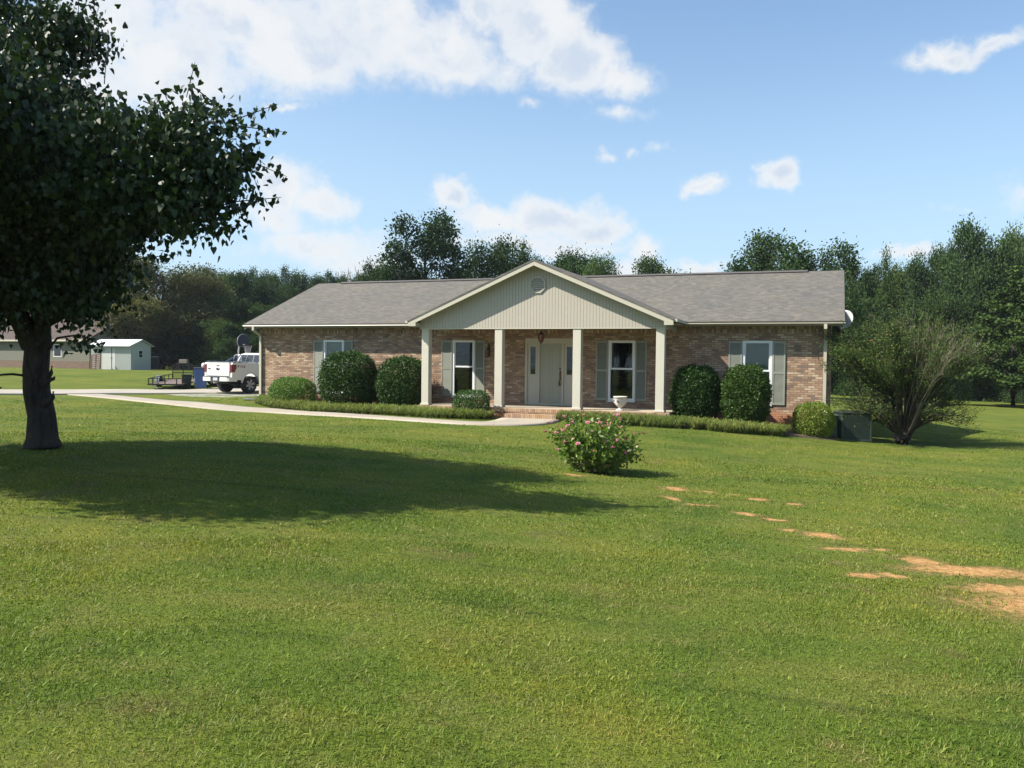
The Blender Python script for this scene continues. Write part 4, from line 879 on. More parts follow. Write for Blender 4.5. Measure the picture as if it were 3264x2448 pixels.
# ------------------------------------------------------------------ crape myrtle by the right corner
mx_, my_ = 11.24, 24.35; t = thing('crape_myrtle', 'many stemmed fan shaped crape myrtle with bare upper twigs', 'small tree', (mx_, my_, g1(mx_, my_))); rng = np.random.default_rng(31)
st = MB(); dead = MB(); LP = []; TT = []; pinks = []
st.tube([(-.12, 0, -.05), (-.14, 0, .12), (-.18, 0, .42)], [.15, .12, .09], 9).tube([(.10, .03, -.05), (.12, .02, .15), (.20, .0, .45)], [.14, .11, .08], 9).tube([(0, -.08, -.05), (0, -.09, .2), (-.02, -.10, .5)], [.13, .11, .08], 9)
for k in range(190):
    a = rng.random()*2*PI; sp_ = rng.random()**.65; low = k % 5 == 0
    th_ = rng.uniform(.75, 1.25) if low else sp_*.70
    if low: a = rng.choice([rng.normal(PI, .6), rng.normal(0, .6)])
    d = np.array([math.sin(th_)*math.cos(a), math.sin(th_)*math.sin(a), math.cos(th_)])
    L = rng.uniform(1.5, 2.15) if low else rng.uniform(2.7, 3.65)*(1-.10*max(0, d[0]))
    b0 = np.array([.20*math.cos(a)*sp_, .12*math.sin(a)*sp_, .25]); bare = (not low) and d[0] > -.05 and rng.random() < .36
    kn = rng.normal(0, .05, (8, 3)); kn = np.cumsum(kn, 0)*.55; kn[0] = 0; pts = []
    for i_, q in enumerate(np.linspace(0, 1, 8)):
        pts.append(b0+d*L*q+kn[i_]+np.array([0, 0, .20*L*math.sin(PI*q)*math.sin(th_)-.16*L*q*q*math.sin(th_)]))
    (dead if bare else st).tube(pts, list(np.linspace(.028 if not bare else .013, .003, 8)), 5)
    for q in rng.uniform(.30 if not low else .22, 1, 16):
        i_ = min(int(q*7), 6); p = pts[i_]+(pts[i_+1]-pts[i_])*(q*7-i_); dd = d*1.1+rng.normal(0, .36, 3); dd /= np.linalg.norm(dd); l_ = rng.uniform(.22, .62)
        (dead if bare else st).tube([p, p+dd*l_*.5, p+dd*l_+[0, 0, .05]], [.0055, .004, .003], 4, cap=False)
        m_ = 5 if bare else (10 if low else (30 if p[0] < -.2 else 18))
        if not low and p[2] < .75: m_ = m_//3
        for _ in range(m_): LP.append(p+dd*l_*rng.uniform(.1, 1.15)+rng.normal(0, .05, 3)); TT.append(np.clip(rng.normal(.42 if p[0] < 0 else .62, .2), 0, .84) if rng.random() > .07 else .95)  # tint paints a dark left side and a lit, yellower right side
        if rng.random() < .006 and p[2] > 1.6: pinks.append(p+dd*l_)
st.build('stems', barkmat('myrtle_bark', (.030, .024, .020), (.095, .078, .062), 9), t); dead.build('bare_twigs', barkmat('dead_twig', (.19, .165, .12), (.33, .29, .22), 9), t)
LP = np.array(LP); M_myr = leafmat('myrtle_leaf', (0.020, 0.048, 0.012), (0.088, 0.150, 0.030), .28, .6, dry=(0.17, 0.15, 0.05), spec=.2); k = LP[:, 2] > .12
leafobj('foliage', [leaves(LP[k], .046*rng.uniform(.6, 1.3, k.sum()), np.array(TT)[k], rng)], M_myr, t)
pk = np.repeat(np.array(pinks), 12, 0)+rng.normal(0, .035, (len(pinks)*12, 3)); leafobj('blossoms', [leaves(pk, np.full(len(pk), .035), rng.random(len(pk)), rng)], leafmat('myrtle_pink', (.40, .06, .14), (.55, .12, .22), .3), t)

# ------------------------------------------------------------------ pickup truck (x forward, y left, origin under the rear axle)
M_white = paint('truck_white', (.72, .71, .67), .22, .02, 1, spec=.6); M_rubber = paint('rubber', (.022, .022, .023), .85, .15, 6); M_rim = paint('alloy', (.42, .42, .42), .35, .1, 3, metal=.6)
M_tint = paint('tinted_glass', (.012, .014, .018), .05, spec=.7); M_plast = paint('black_plastic', (.03, .03, .032), .6); M_red = paint('lamp_red', (.13, .012, .014), .2); M_chrome = paint('chrome', (.62, .62, .62), .15, metal=.9)
def arc(cx, cz, r, a0, a1, n=12): return [(cx+r*math.cos(R(a0+(a1-a0)*k/n)), cz+r*math.sin(R(a0+(a1-a0)*k/n))) for k in range(n+1)]
def wheel(parent, x, y, r, wd, out, spokes=6, rimmat=None):
    w_ = MB().lathe([(r*.62, -wd/2), (r*.93, -wd/2), (r, -wd*.36), (r, wd*.36), (r*.93, wd/2), (r*.62, wd/2)], (x, y, r), 32, 'y', cap=False).build('wheel', M_rubber, parent)
    MB().lathe([(0, -wd*.1), (r*.60, -wd*.1), (r*.60, wd*.1), (0, wd*.1)], (x, y+out*wd*.05, r), 24, 'y').build('brake_disc', M_dark, w_)
    rm = MB(); yo = y+out*wd*.40
    rm.lathe([(r*.66, -.012), (r*.60, -.012), (r*.60, .012), (r*.66, .012), (r*.66, -.012)], (x, yo+out*.004, r), 32, 'y', cap=False); rm.lathe([(0, -.02), (r*.16, -.02), (r*.14, .02), (0, .02)], (x, yo, r), 16, 'y')
    for k in range(spokes):
        a = 2*PI*k/spokes+.3; c, s = math.cos(a), math.sin(a); rm.prism([(x+r*(.12*c-.10*s), yo-.015, r+r*(.12*s+.10*c)), (x+r*(.62*c-.13*s), yo-.015, r+r*(.62*s+.13*c)), (x+r*(.62*c+.13*s), yo-.015, r+r*(.62*s-.13*c)), (x+r*(.12*c+.10*s), yo-.015, r+r*(.12*s-.10*c))], (0, .03, 0))
    rm.build('rim', rimmat or M_rim, w_)
HEAD = R(58)
wx, wy = -13.18, 40.72; truck = thing('pickup_truck', 'white crew cab pickup truck parked on the drive beyond the brick house', 'pickup truck', (wx, wy, g1(wx, wy)+.03), HEAD); truck.rotation_euler = (0, R(1.6), HEAD)
HWT = .97
bed_o = [(-1.12, .66)]+arc(0, .42, .52, 160, 20)+[(.64, .55), (.64, 1.42), (-1.10, 1.42), (-1.125, 1.30), (-1.12, .95)]
mb = MB()
for y in (-HWT, HWT-.12): mb.prism([(x, y, z) for x, z in bed_o], (0, .12, 0))
cab_o = [(.645, .50), (3.12, .50)]+arc(3.68, .42, .50, 160, 20)+[(4.60, .55), (4.66, .80), (4.64, 1.08), (4.45, 1.20), (3.10, 1.31), (.645, 1.40)]
mb.prism([(x, -HWT, z) for x, z in cab_o], (0, 2*HWT, 0))
lo, hi_, yl, yh_ = [(.645, 1.40), (3.08, 1.315)], [(.80, 1.88), (1.05, 1.945), (2.15, 1.95), (2.42, 1.89)], .93, .72
Vc = [(x, -yl, z) for x, z in lo]+[(x, -yh_, z) for x, z in hi_]+[(x, yl, z) for x, z in lo]+[(x, yh_, z) for x, z in hi_]
mb.add(Vc, [(0, 1, 5, 4, 3, 2), (6, 8, 9, 10, 11, 7), (2, 3, 9, 8), (3, 4, 10, 9), (4, 5, 11, 10), (5, 1, 7, 11), (0, 2, 8, 6)])
mb.build('body', M_white, truck, bevel=.012)
MB().box(-1.05, .64, -.85, .85, .74, .80).box(-1.0, .60, -.3, .3, .5, .74).box(-.9, 4.2, -.42, .42, .42, .56).build('bed_floor', M_plast, truck)
for s in (-1, 1):                             # flares
    fl = MB(); a1 = arc(0, .42, .60, 172, 8, 18); a2 = arc(0, .42, .515, 172, 8, 18); pts = [(x, s*(HWT-.01) , z) for x, z in a1+a2[::-1]]
    fl.prism(pts if s > 0 else pts, (0, s*.035, 0)); fl.build('wheel_flare', M_white, truck, bevel=.01)
gw = MB()
def cabpt(x, f, s, off=.006):                 # a point on the sloping cab side
    zl = 1.40-(x-.645)*.035; y = yl+(yh_-yl)*f; return (x, s*(y+off), zl+(1.90-zl)*f)
for s in (-1, 1):
    for (x0, x1, x0t, x1t) in ((.80, 1.10, .92, 1.14), (1.16, 1.62, 1.20, 1.62), (1.72, 2.82, 1.72, 2.36)):
        q = [cabpt(x0, .10, s), cabpt(x1, .10, s), cabpt(x1t, .80, s), cabpt(x0t, .80, s)]; gw.prism(q if s > 0 else q[::-1], (0, -s*.01, 0))

for (a0, a1, b0, b1) in ((-.78, -.29, -.66, -.25), (-.26, .26, -.22, .22), (.29, .78, .25, .66)): gw.prism([(.668, a0, 1.475), (.787, b0, 1.845), (.787, b1, 1.845), (.668, a1, 1.475)], (-.008, 0, .002))
gw.prism([(2.98, -.80, 1.40), (2.50, -.66, 1.84), (2.50, .66, 1.84), (2.98, .80, 1.40)], (.02, 0, .012))
gw.build('windows', M_tint, truck)
tg_ = MB(); tg_.box(-1.135, -1.07, -.79, .79, .80, 1.40); tg_.box(-1.15, -1.08, -.79, .79, 1.35, 1.415); tg_.box(-1.143, -1.13, -.79, .79, .80, 1.0)
tailgate = tg_.build('tailgate', M_white, truck, bevel=.012)
MB().box(-1.152, -1.140, -.10, .10, 1.255, 1.29).build('tailgate_handle', M_plast, tailgate)
em = MB(); em.lathe([(0, 0), (.115, 0), (.115, .012), (0, .012)], (-1.15, 0, 0), 28, 'x'); eo = em.build('emblem', paint('emblem_blue', (.02, .03, .09), .2), tailgate); eo.scale = (1, 1, .45); eo.location = (0, 0, 1.12)
em = MB(); em.lathe([(.112, 0), (.125, 0), (.125, .016), (.112, .016), (.112, 0)], (-1.152, 0, 0), 28, 'x', cap=False); eo = em.build('emblem_ring', M_chrome, tailgate); eo.scale = (1, 1, .47); eo.location = (0, 0, 1.12)
MB().box(-1.125, -1.075, -.96, .96, .66, .80).build('valance', M_white, truck)
for s in (-1, 1):
    tl = [(-1.145, .97), (-1.145, 1.33), (-.88, 1.33), (-.87, 1.17), (-.98, .97)]
    q = [(x, s*.795, z) for x, z in tl]; MB().prism(q, (0, s*.182, 0)).build('tail_light', M_red, truck, bevel=.01)
bp = MB()
for s in (-1, 1): bp.prism([(a, s*b_, .54) for a, b_ in ((-1.30, .32), (-1.30, .80), (-1.24, .93), (-1.10, .985), (-.82, .985), (-.82, .94), (-1.10, .93), (-1.20, .88), (-1.24, .32))], (0, 0, .20))
bump_ = bp.build('rear_bumper', M_white, truck, bevel=.012)
MB().box(-1.31, -1.12, -.88, .88, .742, .775).box(-1.27, -1.12, -.319, .319, .50, .74).build('bumper_step', M_plast, bump_); MB().box(-1.285, -1.272, -.155, .155, .57, .72).build('licence_plate', paint('plate', (.45, .47, .50), .4, .25, 30), bump_)
hb = MB(); hb.box(-1.36, -1.1, -.04, .04, .44, .51); hb.lathe([(0, 0), (.012, 0), (.012, .04), (.028, .06), (.028, .08), (0, .10)], (-1.34, 0, .50), 10); hb.build('tow_hitch', M_chrome, bump_)
for (x, y) in ((0, -.80), (0, .80), (3.68, -.80), (3.68, .80)): wheel(truck, x, y, .41, .28, -1 if y < 0 else 1, 6)
MB().lathe([(0, -.6), (.05, -.6), (.05, -.15), (.14, -.12), (.14, .12), (.05, .15), (.05, .6), (0, .6)], (0, 0, .38), 12, 'y').build('rear_axle', M_plast, truck)
MB().box(.55, 3.1, -.96, -.90, .40, .46).box(.55, 3.1, .90, .96, .40, .46).build('side_step', M_plast, truck)
MB().box(-1.08, .62, -.965, -.86, 1.423, 1.44).box(-1.08, .62, .86, .965, 1.423, 1.44).build('rail_cap', M_plast, truck)
for s in (-1, 1): MB().tube([(-1.02, s*.91, 1.47), (.45, s*.91, 1.47)], .022, 8).box(-.98, -.92, s*.91-.015, s*.91+.015, 1.44, 1.47).box(.34, .40, s*.91-.015, s*.91+.015, 1.44, 1.47).build('bed_rail', M_chrome, truck)
rk = MB(); rk.tube([(.50, .88, 1.44), (.50, .88, 1.70), (.50, .84, 1.79), (.50, .74, 1.83), (.50, .40, 1.83), (.50, .34, 1.78), (.50, .33, 1.44)], .028, 8)
for z in (1.55, 1.64, 1.73): rk.tube([(.50, .60, z), (.50, .33, z)], .012, 6)
rk.tube([(.50, .60, 1.44), (.50, .60, 1.82)], .012, 6)
rk.build('bed_rack', M_chrome, truck)
def text(body, mat, parent, loc, rot, size, ext=.003, name='lettering', sx=1):
    c = bpy.data.curves.new(name, 'FONT'); c.body = body; c.size = size; c.extrude = ext; c.align_x = 'LEFT'; c.materials.append(mat)
    o = bpy.data.objects.new(name, c); col.objects.link(o); o.parent = parent; o.location = loc; o.rotation_euler = rot; o.scale = (sx, 1, 1); c.offset = .004
    bpy.context.view_layer.update(); me = bpy.data.meshes.new_from_object(o.evaluated_get(bpy.context.evaluated_depsgraph_get())); q = bpy.data.objects.new(name, me); col.objects.link(q); q.parent = parent; q.location = loc; q.rotation_euler = rot; q.scale = (sx, 1, 1); bpy.data.objects.remove(o); bpy.data.curves.remove(c); return q
M_let = paint('decal_dark', (.03, .03, .04), .4); M_letr = paint('decal_red', (.35, .03, .03), .4)
for ch, xx, mm in (('F', -.82, M_let), ('X', -.66, M_letr), ('2', -.48, M_let)): text(ch, mm, truck, (xx, -HWT-.003, 1.20), (R(90), 0, 0), .16, sx=1.45)
text('F-150', M_let, tailgate, (-1.152, .70, 1.10), (R(90), 0, R(-90)), .075)

# dark car beyond the truck
def simple_car(label, x, y, head, body_mat):
    t = thing('parked_car', label, 'car', (x, y, g1(x, y)+.03), head); L, hwid = 4.8, .93
    lo_ = [(-2.35, .38)]+arc(-1.42, .34, .38, 165, 15, 10)+arc(1.42, .34, .38, 165, 15, 10)+[(2.38, .36), (2.42, .62), (2.25, .84), (1.25, 1.0), (-1.95, 1.06), (-2.38, .98), (-2.42, .6)]
    mb = MB(); mb.prism([(a, -hwid, b_) for a, b_ in lo_], (0, 2*hwid, 0))
    lo2, hi2 = [(-2.2, 1.04), (1.35, .98)], [(-1.75, 1.52), (-1.2, 1.62), (.15, 1.63), (.45, 1.57)]
    V_ = [(a, -.88, b_) for a, b_ in lo2]+[(a, -.66, b_) for a, b_ in hi2]+[(a, .88, b_) for a, b_ in lo2]+[(a, .66, b_) for a, b_ in hi2]
    mb.add(V_, [(0, 1, 5, 4, 3, 2), (6, 8, 9, 10, 11, 7), (2, 3, 9, 8), (3, 4, 10, 9), (4, 5, 11, 10), (5, 1, 7, 11), (0, 2, 8, 6)]); mb.build('body', body_mat, t, bevel=.03)
    mb = MB(); mb.prism([(1.24, -.76, 1.05), (.50, -.60, 1.54), (.50, .60, 1.54), (1.24, .76, 1.05)], (.012, 0, .012)); mb.build('windscreen', paint('windscreen_glass', (.10, .14, .19), .06, spec=.8), t)
    for s in (-1, 1):
        mb = MB()
        for (a0, a1, b0, b1) in ((-1.9, -1.0, -1.6, -1.0), (-.92, -.05, -.92, -.05), (.03, 1.0, .03, .38)):
            def pt(a, f): return (a, s*(.885+(.665-.885)*f), 1.02+.58*f)
            q = [pt(a0, .10), pt(a1, .10), pt(b1, .84), pt(b0, .84)]; mb.prism(q if s > 0 else q[::-1], (0, -s*.008, 0))
        mb.build('side_windows', M_tint, t)
    for s in (-1, 1):
        MB().prism([(2.28, s*.55, .66), (2.40, s*.55, .64), (2.36, s*.88, .66), (2.20, s*.90, .74), (2.22, s*.60, .78)], (0, 0, .06)).build('headlight', M_vinyl, t)
        for a in (-1.42, 1.42): wheel(t, a, s*.80, .33, .22, s, 5)
    return t
simple_car('dark blue car with sloping windscreen hidden behind the pickup bed', -15.2, 47.6, R(197), paint('car_blue', (.035, .05, .09), .25, spec=.6))

# bins
def bin_(name, label, x, y, mat, lidmat, s=1.0, rz=0.0, cat='wheelie bin', zz=None):
    t = thing(name, label, cat, (x, y, g1(x, y)+.03 if zz is None else zz), rz); mb = MB()
    b0 = [(-.24, -.27), (.24, -.27), (.24, .27), (-.24, .27)]; tp = [(-.31, -.36), (.31, -.36), (.31, .36), (-.31, .36)]
    mb.add([(a*s, b_*s, .04) for a, b_ in b0]+[(a*s, b_*s, .98*s) for a, b_ in tp], [(0, 3, 2, 1), (4, 5, 6, 7), (0, 1, 5, 4), (1, 2, 6, 5), (2, 3, 7, 6), (3, 0, 4, 7)]); mb.box(-.33*s, .33*s, -.38*s, .38*s, .96*s, 1.0*s); mb.build('bin_body', mat, t, bevel=.02)
    MB().prism([(-.35*s, -.40*s, 1.003*s), (.35*s, -.40*s, 1.003*s), (.35*s, .42*s, 1.003*s), (-.35*s, .42*s, 1.003*s)], (0, 0, .05*s)).build('lid', lidmat, t, bevel=.015)
    for q in (-1, 1): MB().lathe([(0, -.02), (.10*s, -.02), (.10*s, .02), (0, .02)], (q*.30*s, .30*s, .10*s), 14, 'x').build('bin_wheel', M_rubber, t)
    return t
M_bb = paint('bin_blue', (.035, .09, .26), .45, .1, 3); M_bd = paint('bin_lid_grey', (.07, .075, .085), .5); M_bg = paint('bin_dark_green', (.014, .028, .022), .5, .15, 3)
bin_('wheelie_bin', 'blue wheelie bin with grey lid standing left of the pickup tailgate', -16.05, 43.85, M_bb, M_bd, 1.05, R(18))
bin_('wheelie_bin', 'blue wheelie bin partly hidden behind the pickup bumper', -15.15, 44.6, M_bb, M_bd, 1.0, R(12))
bin_('refuse_tub', 'low dark green tub between trailer and blue bin', -16.95, 44.3, M_bg, M_bg, .68, R(10), 'tub')
x, y = -15.95, 43.8; o = MB().lathe([(0, 0), (.10, 0), (.125, .03), (.13, .15), (.11, .20), (.05, .235), (0, .24)], n=20).build('round_container', paint('container_white', (.70, .70, .68), .5)); o.location = (x+.08, y, g1(x, y)+.03+1.108)
tag(o, 'small white rounded container standing on a blue bin lid', 'container')

# utility trailer
t = thing('utility_trailer', 'black open utility trailer with wooden deck and raised mesh ramp', 'trailer', (-17.72, 43.45, g1(-17.7, 43.5)), R(4)); t.rotation_euler = (R(2.6), 0, R(4))
M_tr = paint('trailer_black', (.020, .019, .019), .6, .3, 4); M_deck = paint('deck_boards', (.16, .115, .10), .85, .25, 5, dirt=.3); M_fend = paint('fender_grey', (.16, .18, .19), .45, .1, 3)
mb = MB(); Wt, Lt, zd, zr_ = .84, 3.75, .20, .56
for s in (-1, 1): mb.box(s*Wt-.025, s*Wt+.025, 0, Lt, zd, zd+.07); mb.box(s*Wt-.02, s*Wt+.02, 0, Lt, zr_-.04, zr_)
mb.box(-Wt, Wt, -.025, .025, zd, zd+.07); mb.box(-Wt, Wt, Lt-.025, Lt+.025, zd, zd+.07); mb.box(-Wt, Wt, -.02, .02, zr_-.04, zr_)
for x in (-Wt, -.62, -.02, .56, Wt): mb.box(x-.022, x+.022, -.022, .022, zd+.07, zr_-.04)
for s in (-1, 1):
    for y in (.6, 1.3, 2.4, 3.1, 3.72): mb.box(s*Wt-.018, s*Wt+.018, y-.018, y+.018, zd+.07, zr_-.04)
frame = mb.build('frame', M_tr, t)
mb = MB(); mb.tube([(-Wt+.1, .3, zd-.01), (0, -1.15, zd-.13)], .035, 4, sm=False); mb.tube([(Wt-.1, .3, zd-.01), (0, -1.15, zd-.13)], .035, 4, sm=False); mb.box(-.04, .04, -1.45, -1.05, zd-.17, zd-.09); mb.tube([(0.02, -1.1, -.02), (.02, -1.1, .42)], .03, 8); mb.build('tongue', M_tr, t)
mb = MB()
for k in range(8): mb.box(-Wt+.03+k*.2, -Wt+.22+k*.2, .03, Lt-.03, zd+.03, zd+.06)
mb.build('deck', M_deck, t)
mb = MB(); rz1 = 1.02
for x in (-Wt, -.28, .28, Wt): mb.box(x-.02, x+.02, Lt+.03, Lt+.07, zd, rz1+(.0))
for z in (zd+.02, .62, rz1): mb.box(-Wt, Wt, Lt+.032, Lt+.068, z-.02, z+.02)
k = -Wt+.06
while k < Wt: mb.box(k-.004, k+.004, Lt+.045, Lt+.055, zd, rz1); k += .06
k = zd+.06
while k < rz1: mb.box(-Wt, Wt, Lt+.046, Lt+.054, k-.004, k+.004); k += .06
mb.build('ramp_gate', M_tr, t)
for s in (-1, 1):
    MB().prism([(s*(Wt+.05), 2.05+.42*math.cos(R(a)), .14+.42*math.sin(R(a))) for a in range(10, 171, 16)]+[(s*(Wt+.05), 2.05+.38*math.cos(R(a)), .14+.38*math.sin(R(a))) for a in range(170, 9, -16)], (s*.22, 0, 0)).build('fender', M_fend, t)
    w_ = MB().lathe([(.0, -.09), (.30, -.09), (.32, -.05), (.32, .05), (.30, .09), (0, .09)], (s*(Wt+.16), 2.05, .22), 24, 'x').build('wheel', M_rubber, t); MB().lathe([(0, 0), (.17, 0), (.15, .02), (0, .02)], (s*(Wt+.16)+s*.075, 2.05, .22), 16, 'x').build('rim', M_vinyl, w_)
    MB().box(s*Wt-.06, s*Wt+.06, -.035, -.027, zd+.01, zd+.06).build('marker_light', M_red, t)

# basketball goal
px_, py_ = -14.55, 45.2; t = thing('basketball_goal', 'portable basketball goal with dark fan shaped board and white net', 'basketball goal', (px_, py_, g1(px_, py_)+.03), R(-16))
mb = MB(); mb.tube([(0, 0, .1), (0, 0, 1.95), (.08, -.0, 2.45)], .05, 12); mb.build('pole', paint('pole_grey', (.30, .31, .31), .4, .1, 3, metal=.3), t)
MB().prism([(-.5, -.4, 0), (.2, -.4, 0), (.35, 0, 0), (.2, .4, 0), (-.5, .4, 0)], (0, 0, .16)).build('base', M_plast, t)
pts = [(-.46, 2.22), (.46, 2.22), (.56, 2.42)]+[(.56*math.cos(R(a)), 2.46+.40*math.sin(R(a))) for a in range(15, 166, 15)]+[(-.56, 2.42)]
bb = MB().prism([(.28, a, b_) for a, b_ in pts], (.035, 0, 0)).build('backboard', paint('board_navy', (.018, .022, .05), .35), t)
ed = MB(); ed.tube([(.297, a, b_) for a, b_ in pts+pts[:1]], .018, 6); ed.build('board_rim', paint('board_edge', (.30, .32, .33), .4), bb)
MB().box(.3155, .320, -.10, .12, 2.28, 2.34).build('board_marking', M_vinyl, bb)
MB().tube([(.08, .0, 2.40), (.29, .10, 2.42)], .02, 6).tube([(.04, .0, 2.15), (.29, -.10, 2.28)], .02, 6).build('board_bracket', M_plast, t)
rm = MB(); n_ = 24; ring = [(.56+.225*math.cos(2*PI*k/n_), .225*math.sin(2*PI*k/n_), 2.24) for k in range(n_+1)]; rm.tube(ring, .012, 6, cap=False); rm.box(.315, .36, -.08, .08, 2.16, 2.25); hoop = rm.build('hoop', paint('hoop_orange', (.30, .07, .03), .5), t)
nn = MB()
for d in (1, -1):
    for k in range(12):
        nn.tube([(.56+r*math.cos(2*PI*(k+d*j*.5)/12), r*math.sin(2*PI*(k+d*j*.5)/12), 2.235-.10*j) for j, r in enumerate((.222, .18, .15, .13, .125))], .0085, 4, cap=False)
nn.build('net', paint('net_white', (.62, .60, .58), .8), hoop)

# ------------------------------------------------------------------ shed, neighbour's garage, fence panel
M_shw = paint('shed_metal', (.52, .54, .50), .5, .05, 1.2, dirt=.08); M_shr = paint('shed_roof_metal', (.70, .72, .76), .35, .05, 1.5, dirt=.15, metal=.0)
W2, D2 = 4.2, 2.15; psi = -.35; frx, fry = -31.06, 69.3
ox, oy = frx-W2*math.cos(psi), fry-W2*math.sin(psi)
t = thing('metal_shed', 'small white ribbed metal shed with double doors and pale roof', 'shed', (ox, oy, g1(frx, fry)-.02), psi); he, hr = 2.02, 2.46
mb = MB(); mb.box(0, W2, 0, .03, -.3, he); mb.box(0, W2, D2-.03, D2, -.3, he)
for x in (0, W2-.03): mb.prism([(x, .03, -.3), (x, D2-.03, -.3), (x, D2-.03, he), (x, D2/2, hr-.03), (x, .03, he)], (.03, 0, 0))
wl = mb.build('wall', M_shw, t)
rb = MB(); x = .04
while x < W2:
    if not (1.15 < x < 2.25): rb.box(x, x+.035, -.022, -.001, 0.02, he-.02)
    x += .105
rb.build('ribs', M_shw, wl)
rf = MB()
for s, y0 in ((1, -.34), (-1, D2+.28)):
    z0 = he-.34*.32+.0; rf.prism([(-.15, y0, z0+.02), (W2+.18, y0, z0+.02), (W2+.18, D2/2, hr+.04), (-.15, D2/2, hr+.04)] if s > 0 else [(-.15, D2/2, hr+.04), (W2+.18, D2/2, hr+.04), (W2+.18, y0, z0+.02), (-.15, y0, z0+.02)], (0, 0, .035))
rf.build('roof', M_shr, t)
for (x0, x1) in ((1.17, 2.17), (2.22, 2.55)): MB().box(x0, x1, -.03, -.002, .03, 1.78).build('door', M_shw, t)
lt = MB(); lt.box(2.175, 2.205, -.05, -.01, .02, 1.85); lt.box(2.10, 2.25, -.055, -.03, .95, 1.0); lt.build('door_latch', M_dark, t)
wn_ = MB(); wn_.box(W2+.001, W2+.02, .80, 1.22, 1.02, 1.62); wo_ = wn_.build('window', M_vinyl, t); MB().box(W2+.021, W2+.024, .84, 1.18, 1.06, 1.31).box(W2+.021, W2+.024, .84, 1.18, 1.34, 1.58).build('pane', M_tint, wo_)
xx, yy = -34.0, 69.3; t = thing('leaning_pallet', 'weathered brown slatted pallet leaning on the left of the shed', 'pallet', (xx, yy, g1(xx, yy)), R(-12)); t.rotation_euler = (R(-14), R(-8), R(-12)); mb = MB()
for k in range(3): mb.box(-.45+k*.42, -.38+k*.42, 0, .09, 0, 1.3)
for k in range(8): mb.box(-.47, .50, -.022, -.001, .03+k*.165, .13+k*.165)
mb.build('pallet_boards', paint('old_wood', (.13, .075, .05), .9, .3, 6), t)
# garage
pg = -.42; gxr, gyr = -36.1, 72.6; Wg, Dg = 15.0, 8.0
ox, oy = gxr-Wg*math.cos(pg), gyr-Wg*math.sin(pg)
t = thing('neighbour_garage', 'low tan sided building with brown shingle roof behind the near tree', 'outbuilding', (ox, oy, .52), pg); he = 2.65
M_gs = paint('garage_siding', (.20, .195, .15), .7, .08, 1); m, nt, b, o = newmat('garage_lap')
tcn = nt.nodes.new('ShaderNodeTexCoord').outputs['Object']; s3 = nt.nodes.new('ShaderNodeSeparateXYZ'); nt.links.new(tcn, s3.inputs[0]); fz = math_n(nt, 'FRACT', math_n(nt, 'DIVIDE', math_n(nt, 'ADD', s3.outputs[2], 5), .2))
setc(nt, b, mixc(nt, smooth(nt, fz, .0, .12), (.08, .08, .065), (.17, .168, .13))); b.inputs['Roughness'].default_value = .7; bump(nt, b, fz, .6, .03)
mb = MB(); mb.box(0, Wg, 0, .1, .65, he); mb.box(0, Wg, Dg-.1, Dg, -.5, he)
for x in (0, Wg-.1): mb.prism([(x, .1, -.5), (x, Dg-.1, -.5), (x, Dg-.1, he), (x, Dg/2, he+2.2), (x, .1, he)], (.1, 0, 0))
mb.build('wall', m, t); MB().box(-.01, Wg+.01, -.03, .1, -.6, .649).build('brick_plinth', brickmat('plinth_brick', stops=[(0, (.12, .075, .055)), (.5, (.16, .10, .075)), (.8, (.09, .06, .05))], stain=False), t)
rf = MB(); sl3 = 2.2/(Dg/2)
rf.prism([(-.3, -.45, he-.45*sl3), (-.3, Dg/2, he+2.2), (-.3, Dg/2, he+2.3), (-.3, -.45, he-.45*sl3+.1)], (Wg+.6, 0, 0)); rf.prism([(-.3, Dg+.45, he-.45*sl3), (-.3, Dg+.45, he-.45*sl3+.1), (-.3, Dg/2, he+2.3), (-.3, Dg/2, he+2.2)], (Wg+.6, 0, 0))
rf.build('roof', shinglemat('garage_shingles', (.085, .066, .058)), t); MB().box(-.3, Wg+.3, -.50, -.452, he-.45*sl3-.06, he-.45*sl3+.09).build('fascia', M_trim, t)
for x0 in (2.0, 10.6): f_ = MB().box(x0, x0+1.0, -.02, .0, 1.0, 2.1).build('window', M_vinyl, t); MB().box(x0+.07, x0+.93, -.026, -.021, 1.07, 2.03).build('pane', M_tint, f_)
xx, yy = -32.1, 76.4; t = thing('wooden_gate', 'short dark board gate with pale top cap between shed and trunk', 'gate', (xx, yy, g1(xx, yy)), R(-8)); mb = MB()
for k in range(7): mb.box(-.45+k*.13, -.335+k*.13, 0, .03, 0, 1.12)
mb.box(-.46, .46, .03, .07, .25, .35); mb.box(-.46, .46, .03, .07, .85, .95); mb.build('boards', paint('dark_wood', (.05, .035, .028), .9, .3, 5), t); MB().box(-.42, .34, -.03, .09, 1.121, 1.17).build('cap', paint('pale_cap', (.55, .55, .52), .7), t)
xx, yy = -28.0, 72.5; o = MB().box(-.34, .34, -.2, .2, 0, .32).build('storage_box', paint('box_beige', (.28, .25, .19), .8), None, bevel=.03); o.location = (xx, yy, g1(xx, yy)+.612)
tag(o, 'faded beige box resting on the low table under the dark trees', 'storage box')
mb = MB(); mb.box(-.6, .6, -.3, .3, .56, .61)
for a in (-.55, .50):
    for b_ in (-.27, .22): mb.box(a, a+.05, b_, b_+.05, -.02, .56)
o = mb.build('low_table', paint('table_dark', (.06, .05, .045), .8)); o.location = (xx, yy, g1(xx, yy)); tag(o, 'low dark table under the trees beyond the trailer', 'table')

